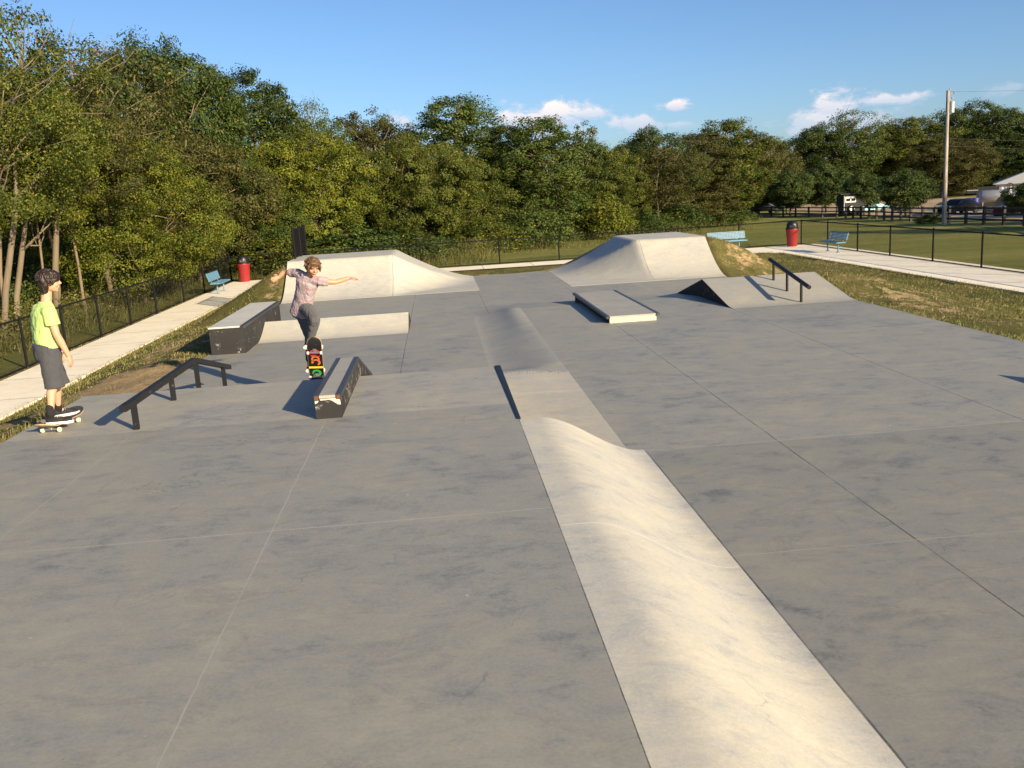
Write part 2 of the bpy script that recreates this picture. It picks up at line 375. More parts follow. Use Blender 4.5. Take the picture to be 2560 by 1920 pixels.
# ------------------------------------------------------------------ the concrete surface
def g16(t, p=1.6): return np.clip(t, 0, 1)**p
def z_strip(x):                                     # roll from the upper deck down to the right floor
    t = np.clip((x-.84)/(1.82-.84), 0, 1); return L1 + (RZ-L1)*sstep(t)
def z_hip_left(x, y):
    side = .0 + 1.02*np.clip((1.08-x)/(1.08+1.37), 0, 1)**1.45
    yf = np.where(x < -1.38, 25.72, 25.72 + (x+1.38)*.9)
    yr = np.where(x < -1.38, 27.6, 27.6 + (x+1.38)*.68)
    t = (y-yf)/(yr-yf); return L2 + np.where(y > yr, side, side*g16(t, 1.55))
def z_hip_right(x, y):
    side = 1.02*np.clip((x-3.55)/(5.87-3.55), 0, 1)**1.45
    yf = np.where(x > 6.03, 25.5 - (x-6.03)*.2, 25.5 + (6.03-x)*.82)
    yr = np.where(x > 5.95, 27.3 - (x-5.95)*.1, 27.3 + (5.95-x)*.75)
    t = (y-yf)/(yr-yf); return L2 + np.where(y > yr, side, side*g16(t, 1.55))
def z_kick(y):
    up = RZ + .205*np.maximum(y-17.62, 0)**1.0; up = np.where(y < 18.1, RZ + .205*np.clip(y-17.62, 0, 1)**2/.96, up - .05)
    dn = 1.345 + (y-19.8)*(L2-1.345)/(21.95-19.8)
    return np.maximum(np.where(y < 19.8, np.minimum(up, 1.345), dn), L2)
def z_lq(y):                                        # little quarter beside the tall ledge
    return np.where(y < 19.33, L2 + .3*g16((y-18.32)/(19.33-18.32), 1.6), L2 + .3*(1-(y-19.33)/.94))
def zc(x, y):
    "height of the skatepark's own surface (terrain follows its edge)"
    z = np.where(x < .65, np.where(y < 11.3, L1, np.where(y < 13, L1 + (L2-L1)*(y-11.3)/1.7, L2)),
        np.where(y < 20, np.where((x < 1.85) & (y < 8.49), z_strip(x), RZ), np.where(y < 21.9, RZ + (L2-RZ)*(y-20)/1.9, L2)))
    z = np.where((x > 5.7) & (y > 17.62) & (y < 21.95), z_kick(y), z)
    z = np.where((y > 25) & (x < 1.2), np.maximum(z_hip_left(x, y), L2), z)
    z = np.where((y > 25) & (x > 3.4), np.maximum(z_hip_right(x, y), L2), z)
    return z
def grid_patch(bm, xs, ys, zf):
    X, Y = np.meshgrid(xs, ys); Z = zf(X, Y)
    vs = [[bm.verts.new((X[j, i], Y[j, i], Z[j, i])) for i in range(len(xs))] for j in range(len(ys))]
    for j in range(len(ys)-1):
        for i in range(len(xs)-1): bm.faces.new((vs[j][i], vs[j][i+1], vs[j+1][i+1], vs[j+1][i]))
    return vs
def skirt(bm, pts, zb):
    "a wall dropped from an edge line to height zb"
    A = [bm.verts.new(p) for p in pts]; B = [bm.verts.new((p[0], p[1], zb)) for p in pts]
    for i in range(len(A)-1): bm.faces.new((A[i], A[i+1], B[i+1], B[i]))
def seg(a, b, n): return np.linspace(a, b, n)
YN = -9.0
bm = bmesh.new()
flat = lambda h: (lambda X, Y: np.full_like(X, h))
grid_patch(bm, seg(XL, .65, 12), seg(YN, 9.2, 40), flat(L1))
grid_patch(bm, seg(XL, .65, 12), seg(11.3, 13, 6), lambda X, Y: L1 + (L2-L1)*(Y-11.3)/1.7)
grid_patch(bm, seg(XL, .65, 12), seg(13, YB-.02, 30), flat(L2))
grid_patch(bm, seg(1.7, XR, 12), seg(8.49, 20.0, 30), flat(RZ)); grid_patch(bm, seg(1.85, XR, 12), seg(8.43, 8.49, 2), flat(RZ))
grid_patch(bm, seg(1.7, XR, 12), seg(20.0, 21.9, 6), lambda X, Y: RZ + (L2-RZ)*(Y-20)/1.9)
vg = grid_patch(bm, seg(1.7, XR, 12), seg(21.9, YB-.02, 40), flat(L2))
for row in vg:
    for v in row: v.co.x = min(v.co.x, XR - .36*float(sstep((v.co.y-22)/2.2)))
grid_patch(bm, seg(.65, 1.7, 6), seg(21.9, YB-.02, 20), flat(L2))
# the pocket in paler, warmer concrete between the deck wall and the joint: rises a little towards its back rim
def z_pocket(X, Y):
    fx = np.clip((1.70-X)/1.05, 0, 1); fy = np.clip((Y-10.3)/2.35, 0, 1)
    return RZ + .05*fy**1.5*sstep(fx*1.25)**.8
skirt(bm, [(.65, y, L1) for y in (8.49, 10, 11.3)] + [(.65, 13, L2)], .5)
ys = seg(YN, YB-.02, 120); skirt(bm, [(XL, y, float(zc(np.array(XL+.01), np.array(min(y, 25.7))))) for y in ys], -.6)
ys = seg(YN, 22, 60); skirt(bm, [(XR, y, float(zc(np.array(XR-.01), np.array(y)))) for y in ys], -.6)
skirt(bm, [(x, YB-.02, L2) for x in seg(1.0, 3.6, 8)], -.6)
tag(from_bm('skatepark_floor', bm, M['floor']), 'grey trowelled concrete skatepark floor on two levels with saw cut joints', 'floor', kind='structure')

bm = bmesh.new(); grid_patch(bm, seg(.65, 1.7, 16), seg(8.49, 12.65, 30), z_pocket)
tag(from_bm('pocket_floor', bm, concrete('pocket_concrete', .45, .75, [(1, 11.36, .65, 1.7, 0)], warm=1.2), smooth=True, sharp=40), 'paler warm toned pocket of floor right of the black edged wall', 'floor', kind='structure')
bm = bmesh.new(); grid_patch(bm, seg(XL, .65, 12), seg(9.2, 11.3, 8), flat(L1)); tag(from_bm('deck_edge_slab', bm, concrete('concrete_deck_edge', .36, 1.2, [], warm=.5)), 'paler slab of the near deck along its far edge', 'floor', kind='structure')
bm = bmesh.new(); grid_patch(bm, seg(1.85, XR, 12), seg(YN, 8.43, 30), flat(RZ)); tag(from_bm('right_floor_slab', bm, concrete('concrete_right_floor', .262, 1.5, [(0, 1.857, -20, 8.45, 1), (0, 3.17, -20, 8.5, 1), (0, 5.71, -20, 8.5, 1), (1, 5.78, 1.86, 8.3, 0), (1, 8.425, 1.86, 8.3, 0)])), 'darker grey concrete slab at the lower right of the floor', 'floor', kind='structure')
# long roll down from deck to the right floor
bm = bmesh.new(); grid_patch(bm, seg(.65, 1.85, 26), seg(YN, 8.49, 60), lambda X, Y: z_strip(X) + .0045*(np.sin(Y*1.3+X*2)+np.sin(Y*2.9-X*5)*.5)*np.sin((X-.65)/1.2*pi))
skirt(bm, [(x, 8.49, float(z_strip(np.array(x)))) for x in seg(.65, 1.85, 26)], .5)
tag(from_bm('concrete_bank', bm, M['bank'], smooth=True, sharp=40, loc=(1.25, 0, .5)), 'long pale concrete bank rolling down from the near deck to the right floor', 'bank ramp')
# the further roller beyond the black edged wall
def z_roller(X, Y):
    t = np.clip((X-.72)/.92, 0, 1); s = .55*sstep(t)+.45*t
    rz = np.where(Y > 20, RZ + (L2-RZ)*(Y-20)/1.9, RZ)
    z0 = L2 + (rz-L2)*s
    rim = z_pocket(X, np.full_like(Y, 12.65)); k = np.clip((Y-12.65)/1.0, 0, 1)
    hump = .036*np.exp(-((X-1.47)/.2)**2)*np.clip((Y-16)/3, 0, 1)*np.clip((21-Y)/1.2, 0, 1)
    return lerp(rim, z0 + hump, sstep(k))
bm = bmesh.new(); grid_patch(bm, seg(.65, 1.7, 22), seg(12.65, 20.1, 50), z_roller)
bmt = bmesh.new(); grid_patch(bmt, seg(.65, 1.7, 22), seg(20.1, 21.9, 14), z_roller); tag(from_bm('roller_runout', bmt, M['floor'], smooth=True), 'short run of floor easing down behind the mid floor roller', 'floor', kind='structure')
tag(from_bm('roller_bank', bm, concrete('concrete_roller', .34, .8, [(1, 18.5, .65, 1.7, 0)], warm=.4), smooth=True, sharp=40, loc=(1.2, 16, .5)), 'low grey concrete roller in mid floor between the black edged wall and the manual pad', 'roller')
# black steel edge on the deck's right wall
bm = bmesh.new(); prism(bm, [(.632, 8.5), (.664, 8.5), (.664, 11.31), (.592, 11.31)], 2, L1-.06, L1+.01)
tag(from_bm('wall_coping', bm, M['rail'], loc=(.62, 9.9, L1)), 'worn black steel coping along the right edge of the near deck', 'coping')
# debris line
ds = rng.random((170, 2)); V = []; F = []
for (a, b) in ds:
    x = .68 + a*1.0; y = 12.66 - abs(rng.normal(0, .09)) - .02*b; s = .004+.006*b; z = float(z_pocket(np.array(x), np.array(y)))+.002
    t = rng.random()*6.28; i = len(V)
    V += [(x+s*cos(t), y+s*sin(t), z), (x-s*sin(t), y+s*cos(t), z), (x-s*cos(t), y-s*sin(t), z+s*.4), (x+s*sin(t), y-s*cos(t), z)]; F.append((i, i+1, i+2, i+3))
o = link('leaf_litter', np_mesh('leaf_litter', V, F), simple('dry_litter', (.13, .085, .045), .9)); tag(o, 'line of brown leaf litter and grit lying along the back rim of the pocket', 'debris', kind='stuff')

# ------------------------------------------------------------------ quarter pipes, kicker, ledges
def surf(name, xs, ys, zf, mat, label, cat, zb=.4, loc=None):
    bm = bmesh.new(); grid_patch(bm, xs, ys, zf)
    for xx in (xs[0], xs[-1]): skirt(bm, [(xx, y, float(zf(np.array(xx), np.array(y)))) for y in ys], zb)
    for yy in (ys[0], ys[-1]): skirt(bm, [(x, yy, float(zf(np.array(x), np.array(yy)))) for x in xs], zb)
    bmesh.ops.remove_doubles(bm, verts=bm.verts[:], dist=.0005)
    return tag(from_bm(name, bm, mat, smooth=True, sharp=60, loc=loc), label, cat)
xsl = np.unique(np.concatenate([seg(XL-.02, -1.38, 24), seg(-1.38, 1.06, 30)])); ysl = np.unique(np.concatenate([seg(25.74, 27.6, 26), seg(27.6, YB, 24)]))
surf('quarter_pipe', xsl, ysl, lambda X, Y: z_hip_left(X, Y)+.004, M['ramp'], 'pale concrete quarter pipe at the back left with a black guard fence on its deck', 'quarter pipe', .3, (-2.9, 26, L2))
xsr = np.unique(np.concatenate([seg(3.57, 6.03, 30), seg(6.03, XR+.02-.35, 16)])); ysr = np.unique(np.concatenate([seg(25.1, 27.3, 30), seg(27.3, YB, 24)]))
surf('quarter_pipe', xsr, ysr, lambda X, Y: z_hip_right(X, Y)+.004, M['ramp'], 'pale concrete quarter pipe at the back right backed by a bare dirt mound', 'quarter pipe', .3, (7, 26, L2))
# kicker with its shaded black end wall
r = empty('kicker_ramp', (7, 18.5, RZ), 'wedge shaped concrete kicker with a black end wall, carrying a round rail', 'kicker ramp')
bm = bmesh.new(); ysk = np.unique(np.concatenate([seg(17.62, 18.3, 10), seg(18.3, 19.8, 10), seg(19.8, 21.95, 8)]))
grid_patch(bm, seg(5.73, XR, 8), ysk, lambda X, Y: z_kick(Y)+.004)
from_bm('ramp_surface', bm, concrete('concrete_kicker', .36, .6, [], warm=.3), r, smooth=True, sharp=10)
bm = bmesh.new(); prism(bm, [(17.62, RZ-.1)] + [(y, float(z_kick(np.array(y)))+.002) for y in ysk] + [(21.95, L2-.1)], 0, 5.727, 5.76)
from_bm('end_wall', bm, M['black'], r)
# little quarter beside the tall ledge
r = empty('bank_to_ledge', (-2.2, 19.3, L2), 'low curved concrete quarter running right from the tall black sided ledge', 'bank ramp')
bm = bmesh.new(); yq = np.concatenate([seg(18.32, 19.33, 14), seg(19.33, 20.27, 4)[1:]])
grid_patch(bm, seg(-3.725, -.735, 10), yq, lambda X, Y: z_lq(Y)+.003)
from_bm('ramp_surface', bm, M['ramp'], r, smooth=True, sharp=10)
bm = bmesh.new(); prism(bm, [(18.32, L2-.1)] + [(y, float(z_lq(np.array(y)))+.001) for y in yq] + [(20.27, L2-.1)], 0, -.76, -.728)
from_bm('end_wall', bm, M['black'], r)
# tall ledge, pale top and black sides
r = empty('tall_ledge', (-4.05, 19.3, L2), 'tall concrete ledge with pale top and black painted sides left of the airborne skater', 'ledge')
bm = bmesh.new(); box2(bm, (-4.37, 17.25, .5), (-3.735, 21.3, 1.31), .004); from_bm('sides', bm, M['black'], r)
bm = bmesh.new(); box2(bm, (-4.38, 17.24, 1.31), (-3.79, 21.31, 1.338), .006); from_bm('top', bm, M['ledgewhite'], r)
bm = bmesh.new(); box2(bm, (-3.795, 17.235, 1.285), (-3.725, 21.315, 1.343), .008); from_bm('steel_edge', bm, M['steel'], r)
# flat-down hubba box on the near deck
r = empty('hubba_ledge', (-1.23, 9.5, L1), 'worn black ledge box with chipped end and rusty steel edges on the near deck', 'ledge')
zt = 1.592; slope = -.31
def hub(z): return [(9.13, L1-.02), (9.13, z), (11.32, z), (13.2, z+slope*1.88), (13.2, L2-.05), (13.0, L2-.05), (11.3, L1-.3)]
bm = bmesh.new(); prism(bm, hub(zt-.03), 0, -1.36, -1.10); from_bm('sides', bm, M['black_worn'], r)
bm = bmesh.new(); prism(bm, [(9.127, zt-.03), (9.127, zt), (11.32, zt), (13.2, zt+slope*1.88), (13.2, zt-.03+slope*1.88), (11.32, zt-.03)], 0, -1.312, -1.148); from_bm('top', bm, M['pad'], r)
for xa in (-1.365, -1.145):
    bm = bmesh.new()
    for (y0, y1, z0, z1) in ((9.122, 11.32, zt+.004, zt+.004), (11.32, 13.2, zt+.004, zt+.004+slope*1.88)):
        prism(bm, [(y0, z0-.05), (y0, z0), (y1, z1), (y1, z1-.05)], 0, xa, xa+.05)
    from_bm('steel_edge', bm, M['steel'], r)
    bm = bmesh.new(); box2(bm, (xa+.006, 9.116, zt-.042), (xa+.044, 9.1215, zt-.002)); e = from_bm('rusty_end', bm, M['rust'], r)
bm = bmesh.new()
for poly in ([(-1.306, zt-.036), (-1.15, zt-.034), (-1.104, zt-.055), (-1.102, zt-.105), (-1.13, zt-.1), (-1.19, zt-.055), (-1.22, zt-.046), (-1.3, zt-.05)], [(-1.358, zt-.052), (-1.318, zt-.05), (-1.33, zt-.07), (-1.358, zt-.082)]):
    prism(bm, poly, 1, 9.124, 9.1275)
from_bm('chipped_patch', bm, M['chip'], r)
# manual pad
r = empty('manual_pad', (3.55, 19, RZ), 'low rectangular concrete manual pad with black steel edges on the right floor', 'manual pad')
bm = bmesh.new(); box2(bm, (3.10, 16.89, .6), (4.0, 21.15, 1.07), .004); from_bm('block', bm, M['ledgetop'], r)
bm = bmesh.new(); box2(bm, (3.10, 16.883, 1.058), (4.0, 21.16, 1.083), .004); from_bm('top', bm, M['pad'], r)
bm = bmesh.new(); box2(bm, (3.085, 16.93, .6), (3.1, 21.15, 1.03)); from_bm('side', bm, M['black'], r)
for a in (3.035, 3.99):
    bm = bmesh.new(); box2(bm, (a, 16.87, 1.035), (a+.075, 21.17, 1.087), .006); from_bm('steel_edge', bm, M['steel'], r)

# grind rails
r = empty('grind_rail', (-3.19, 10.5, L1), 'black square flat-down grind rail on the near deck beside the boy in the green shirt', 'grind rail')
bm = bmesh.new(); tube(bm, [(-3.19, 8.98, 1.635), (-3.19, 11.66, 1.635), (-3.19, 11.72, 1.632), (-3.19, 13.5, 1.21)], .045, square=True); from_bm('bar', bm, M['rail'], r)
for (y, zb, zt_) in ((9.3, L1, 1.6), (10.65, L1, 1.6), (11.75, 1.2, 1.6), (13.12, L2, 1.29)):
    bm = bmesh.new(); tube(bm, [(-3.19, y, zb), (-3.19, y, zt_)], .036, square=True); from_bm('post', bm, M['rail'], r)
r = empty('grind_rail', (7.2, 18.5, RZ), 'black round grind rail slanting down the right kicker ramp', 'grind rail')
bm = bmesh.new(); tube(bm, [(7.2, 17.46, 1.30), (7.2, 19.62, 1.70)], .042, 12); from_bm('bar', bm, M['rail'], r, smooth=True, sharp=50)
for (y, zt_) in ((17.86, 1.36), (18.62, 1.5), (19.4, 1.645)):
    bm = bmesh.new(); tube(bm, [(7.2, y, float(z_kick(np.array(y)))-.02), (7.2, y, zt_)], .027, 10); from_bm('post', bm, M['rail'], r, smooth=True, sharp=50)
# black wedge added out of view, shaped to cast the shadow reaching in from right
r = empty('shadow_wedge', (7.9, 9.3, RZ), 'added unseen black wedge casting the shadow at the right edge of the floor', 'ledge')
bm = bmesh.new(); prism(bm, [(7.33, 9.61), (7.33, 7.5), (8.2, 7.5)], 2, RZ, RZ+.36); from_bm('block', bm, M['black'], r)

# ------------------------------------------------------------------ terrain
def zfar(x, y):
    d = np.hypot(x, y)
    return -.023*(np.maximum(d-48, 0) - np.maximum(d-104, 0))*sstep((d-48)/12)
def znoise(x, y):
    return (np.sin(x*1.7+y*.6)+np.sin(y*2.3-x*.9+1.3)+np.sin(x*4.1+2)*np.sin(y*3.7)*.7+np.sin(x*7.7+y*5.1)*.4)*.012
def XRf(y): return XR - .36*sstep((y-22)/2.2)
def terrain(x, y):
    xr_ = XRf(y)
    cx = np.clip(x, XL+.01, xr_-.01); cy = np.clip(y, YN, YB-.03)
    d = np.hypot(x-cx, y-cy); e = zc(cx, cy) - .05
    w = np.where(x < XL, 3.35, np.where(x > xr_, np.where(y < 23, 6.4, 4.2), 7.5))
    w = np.where((y > YB) & (x > XL) & (x < xr_), 7.5, w)
    t = np.clip(d/w, 0, 1)
    wy = sstep((y-22.5)/3.5); pl = (1-wy)*np.where(y < 12.2, 1-t**1.5, 1-t**2.2) + wy*(1-t)**1.08
    prof = np.where(x < XL, pl, 1-sstep(t))
    z = zfar(x, y)*(1-prof) + e*prof
    z = z + znoise(x, y)*np.clip(d/.5, 0, 1)*np.where(np.abs(x-4)+0*y > 13.2, .25, 1.6)
    inside = (x > XL) & (x < xr_) & (y > YN) & (y < YB-.02)
    on_path = ((x < -7.9) & (x > -10.4) & (y < 45)) | ((y > 41.9) & (y < 45.5) & (x < 18.5) & (x > -10.4)) | ((x > 15.3) & (x < 18.6) & (y < 45))
    z = np.where(on_path, np.minimum(z, .0), z)
    return np.where(inside, e-.5, z)
def T(x, y): return float(terrain(np.array(float(x)), np.array(float(y))))
def dirtf(x, y):
    def blob(cx, cy, rx, ry): return np.exp(-(((x-cx)/rx)**2+((y-cy)/ry)**2))
    dirt = .55*blob(-5.2, 14.2, 1.6, 2.6) + .35*blob(-5.0, 11.0, .7, 2) + .42*blob(9.0, 27.0, 1.1, 2.2) + .2*blob(10, 28.5, 1.6, 2.5) + .7*blob(-5.4, 15.0, 1.2, 1.8) + .55*blob(-6, 20, 1.4, 3) + .45*blob(-6.5, 12, 1.3, 2.5) + .4*blob(9.2, 17.6, 1.0, 2.2) + .2*blob(10.5, 19, 2, 3) \
        + .7*blob(2.5, 31.5, 3, 1.4) + .6*blob(4.6, 31.5, 1.5, 1.2) + .55*blob(-4.9, 25, .6, 2.2) + .4*blob(-4.8, 29, .8, 2) + .22*blob(12, 22, 3, 4) + .3*blob(10.5, 14.5, 1.3, 2.2) + .15*blob(13, 30, 2, 5) + .4*blob(-6.4, 13.4, 1.5, 1.5)
    dirt += .7*np.exp(-((x+10.22)/.16)**2)*(y < 45) + .25*np.exp(-((y-45.6)/.3)**2)*(x < 18) + .35*blob(-12.3, 27, 1.2, 2)
    return dirt
def build_ground():
    xs = np.unique(np.concatenate([seg(-700, -60, 14), seg(-60, -16, 30), seg(-16, XL-.06, 60), [XL+.03], seg(XL+.3, XR-.6, 24), [XR-.4, XR-.34], seg(XR-.03, XR+.05, 3), seg(XR+.15, 22, 70), seg(22, 90, 50), seg(90, 800, 16)]))
    ys = np.unique(np.concatenate([seg(-300, -12, 14), seg(-12, 10, 40), seg(10, YB-.06, 110), [YB+.03], seg(YB+.15, 48, 70), seg(48, 130, 60), seg(130, 1200, 20)]))
    X, Y = np.meshgrid(xs, ys); Z = terrain(X, Y)
    V = np.stack([X, Y, Z], -1).reshape(-1, 3); nx = len(xs); ny = len(ys)
    i = np.arange(nx*ny).reshape(ny, nx); F = np.stack([i[:-1, :-1], i[:-1, 1:], i[1:, 1:], i[1:, :-1]], -1).reshape(-1, 4)
    x = V[:, 0]; y = V[:, 1]
    dirt = dirtf(x, y)
    lawn = ((y > 45.3) | (x > 18.3) | (x < -10.4)).astype(float)
    me = np_mesh('ground', V, F, {'dirt': dirt, 'lawn': lawn}, smooth=True)
    o = link('ground', me, M['ground']); tag(o, 'grass covered ground with bare clay patches around the skatepark', 'ground', kind='structure')
build_ground()
# path ring
bm = bmesh.new()
for (x0, y0, x1, y1) in ((-9.9, 8, -8.07, 42.6), (-9.9, 42.6, 18.75, 44.75), (15.55, 16, 18.75, 42.6)):
    grid_patch(bm, seg(x0, x1, 3), seg(y0, y1, 12), flat(.035)); 
    skirt(bm, [(x0, y0, .035), (x0, y1, .035)], -.1); skirt(bm, [(x1, y0, .035), (x1, y1, .035)], -.1)
prism(bm, [(-8.07, 42.59), (-6.9, 42.59), (-8.07, 41.2)], 2, -.05, .035)
prism(bm, [(15.55, 41.0), (13.9, 42.59), (15.55, 42.59)], 2, -.05, .035)
tag(from_bm('path', bm, M['path']), 'pale concrete footpath running round the skatepark inside the fence', 'path', kind='structure')
# gravel yard behind the board fence
def sheet(name, pts, mat, label, cat, lift, n=18):
    xs = [p[0] for p in pts]; ys = [p[1] for p in pts]
    bm = bmesh.new(); grid_patch(bm, seg(min(xs), max(xs), n), seg(min(ys), max(ys), n), lambda X, Y: zfar(X, Y)+lift)
    return tag(from_bm(name, bm, mat), label, cat, kind='structure')
def gravel_yard():
    V = []; F = []; pts = [(2500, 62), (2330, 64), (2212, 74), (2049, 84), (1958, 96), (1881, 106), (1815, 114), (1700, 122)]; m_ = 10
    for (x, d0) in pts:
        for k in range(m_+1):
            p = at_dist(x*2560/2212, 500, d0 + (max(d0+12, 152)-d0)*k/m_); V.append((p.x, p.y, T(p.x, p.y)+.06))
    for i in range(len(pts)-1):
        for k in range(m_): a = i*(m_+1)+k; F.append((a, a+m_+1, a+m_+2, a+1))
    tag(link('gravel_yard', np_mesh('gravel_yard', V, F), M['gravel']), 'sunlit tan gravel yard beyond the board fence', 'yard', kind='structure')
gravel_yard()

# ------------------------------------------------------------------ chain link fences
def chain_fence(p0, p1, posts, label, name='chain_link_fence', z0=.0, H=1.2, pitch=.062, group=None, wire=.0042, base=None):
    p0 = Vector(p0); p1 = Vector(p1); Ln = (p1-p0).length; d = (p1-p0)/Ln; nrm = Vector((-d.y, d.x, 0))
    root = empty(name, (p0+p1)/2 + Vector((0, 0, z0)), label, 'fence', group)
    for t in posts:
        bm = bmesh.new(); q = p0 + d*(t*Ln); tube(bm, [q+Vector((0, 0, z0-.3)), q+Vector((0, 0, z0+H+.03))], .033, 10); lathe(bm, q+Vector((0, 0, z0+H+.03)), [(.036, 0), (.03, .03), (.005, .045)], 10)
        from_bm('post', bm, M['fence'], root, smooth=True, sharp=50)
    for nm, zz, rr in (('top_rail', H, .024), ('bottom_rail', .06, .02)):
        bm = bmesh.new(); tube(bm, [p0+Vector((0, 0, z0+zz)), p1+Vector((0, 0, z0+zz))], rr, 8); from_bm(nm, bm, M['fence'], root, smooth=True, sharp=60)
    # woven wire: two families of 45 degree wires with a slight zig-zag between them
    h = H - .08; n = int((Ln+h)/pitch); V = []; F = []
    for fam in (1, -1):
        off = nrm*(.004*fam)
        for i in range(n):
            s0 = i*pitch - (h if fam > 0 else 0); a = s0; b = s0 + h*fam if fam > 0 else s0 - h
            za, zb = .06, .06+h
            def clip(a, za, b, zb):
                for lo in (0, Ln):
                    pass
                pts = []
                ta, tb = 0., 1.
                for (lim, sg) in ((0, 1), (Ln, -1)):
                    fa = (a-lim)*sg; fb = (b-lim)*sg
                    if fa < 0 and fb < 0: return None
                    if fa < 0: ta = max(ta, fa/(fa-fb))
                    if fb < 0: tb = min(tb, fa/(fa-fb))
                if tb <= ta: return None
                return a+(b-a)*ta, za+(zb-za)*ta, a+(b-a)*tb, za+(zb-za)*tb
            if fam < 0: a, b = s0, s0-h
            c = clip(a, za, b, zb)
            if not c: continue
            A = p0 + d*c[0] + Vector((0, 0, z0+c[1])) + off; B = p0 + d*c[2] + Vector((0, 0, z0+c[3])) + off
            w = (B-A).normalized().cross(nrm)*wire*.5; m_ = nrm*wire*.5; k = len(V)
            for P in (A, B): V += [P+w, P-w*.5+m_, P-w*.5-m_]
            F += [(k, k+1, k+4, k+3), (k+1, k+2, k+5, k+4), (k+2, k, k+3, k+5)]
    link('wire_mesh', np_mesh('wire_mesh', [tuple(v) for v in V], F), M['fence'], root)
    return root
def fr(vals, a, b): return [(v-a)/(b-a) for v in vals]
chain_fence((-10.05, 12, 0), (-10.05, 45.15, 0), fr([12, 14.6, 17.2, 19.9, 22.5, 24.9, 27.5, 30.2, 33.0, 36.6, 39.9, 43.0], 12, 45.15), 'black chain link fence along the left path behind the boy in the green shirt', pitch=.062)
chain_fence((-10.05, 45.2, 0), (18.2, 45.2, 0), fr([-10.05, -7.05, -4.0, -.9, 2.95, 5.9, 8.9, 11.9, 15.0, 18.2], -10.05, 18.2), 'black chain link fence crossing behind both quarter pipes', pitch=.07)
chain_fence((18.2, 45.15, 0), (18.2, 20, 0), fr([42.03, 38.92, 36.0, 32.74, 29.64, 26.5, 23.3, 20], 45.15, 20), 'black chain link fence beside the right path in front of the lawn', pitch=.07)
chain_fence((-4.4, 28.7, 0), (-4.4, 31.2, 0), [0, .5, 1], 'short black guard fence on the left end of the back left quarter pipe deck', 'guard_fence', 1.84, .9, .05, wire=.009)

# ------------------------------------------------------------------ benches and bins
M['blue'] = simple('blue_coated_steel', (.11, .24, .35), .45, 0, .1, 8)
M['red'] = simple('red_plastic', (.26, .016, .018), .5, 0, .18, 9)
M['blackpl'] = simple('black_plastic', (.009, .009, .01), .4, 0, .2, 9)
M['binscuff'] = simple('bin_scuff', (.6, .35, .33), .6, 0, .2, 9)
def bench(loc, rz, label, length=1.85):
    root = empty('park_bench', loc, label, 'bench', 'blue park benches along the fence')
    def perforated(nm, length, dep, thick, rows):
        bm = bmesh.new(); nx = int(length/.075); ny = rows
        for a in np.linspace(-length/2, length/2, nx+1): box(bm, (a, 0, 0), (.03, dep, thick))
        for b in np.linspace(-dep/2, dep/2, ny+1): box(bm, (0, b, .0012), (length, .032, thick))
        box(bm, (0, dep/2, -.01), (length+.04, .03, .05), bev=.01); box(bm, (0, -dep/2, -.01), (length+.04, .03, .05), bev=.01)
        for sx in (-1, 1): box(bm, (sx*(length/2+.006), 0, -.008), (.032, dep+.03, .047), bev=.01)
        me = bpy.data.meshes.new(nm); bm.to_mesh(me); bm.free(); me.materials.append(M['blue'])
        return me
    seat = bpy.data.objects.new('seat', perforated('seat', length, .4, .012, 6)); back = bpy.data.objects.new('backrest', perforated('backrest', length, .32, .012, 5))
    seat.location = (0, 0, .45); back.location = (0, .265, .7); back.rotation_euler = (R_(74), 0, 0)
    for o in (seat, back): COL.objects.link(o); o.parent = root
    for sx in (-1, 1):
        bm = bmesh.new(); x = sx*length*.31
        tube(bm, [(x, .02, 0), (x, .02, .42)], .032, 8); box(bm, (x, .02, .012), (.16, .12, .024), bev=.006)
        tube(bm, [(x, -.18, .425), (x, .15, .425), (x, .22, .46), (x, .255, .55), (x, .335, .83)], .022, 8)
        me = bpy.data.meshes.new('leg'); bmesh.ops.recalc_face_normals(bm, faces=bm.faces[:]); bm.to_mesh(me); bm.free(); me.materials.append(M['blue'])
        o = bpy.data.objects.new('leg', me); COL.objects.link(o); o.parent = root
    root.rotation_euler = (0, 0, rz)
    return root
bench((-9.25, 39.45, .035), R_(90), 'blue bench beside the left path near the fence corner')
bench((14.15, 44.35, .035), R_(0), 'blue bench partly hidden by the dirt mound, facing the back path')
bench((17.35, 39.55, .035), R_(-90), 'blue bench by the right path with its back to the lawn', 1.75)
def bin_(loc, rz, label):
    root = empty('trash_bin', loc, label, 'trash bin', 'red trash bins in the fence corners')
    bm = bmesh.new(); lathe(bm, (0, 0, 0), [(.215, 0), (.235, .04), (.3, .78), (.318, .8), (.318, .84), (.29, .845)], 28)
    x = from_bm('tub', bm, M['red']); x.parent = root; x.data.polygons.foreach_set('use_smooth', [True]*len(x.data.polygons)); x.data.set_sharp_from_angle(angle=R_(40))
    bm = bmesh.new(); lathe(bm, (0, 0, .845), [(.305, -.02), (.305, .06), (.275, .09), (.27, .2), (.235, .31), (.15, .39), (.02, .42)], 28)
    x = from_bm('dome_lid', bm, M['blackpl'], smooth=True, sharp=40); x.parent = root
    bm = bmesh.new(); box(bm, (0, -.24, .985), (.28, .06, .16), Euler((R_(-16), 0, 0)).to_matrix(), bev=.02)
    f = from_bm('flap', bm, M['steel']); f.parent = x
    root.rotation_euler = (0, 0, rz); return root
bin_((-9.25, 44.35, .035), R_(10), 'red trash bin with black dome lid in the back left fence corner')
bin_((17.3, 44.1, .035), R_(-20), 'red trash bin with black dome lid in the back right fence corner')

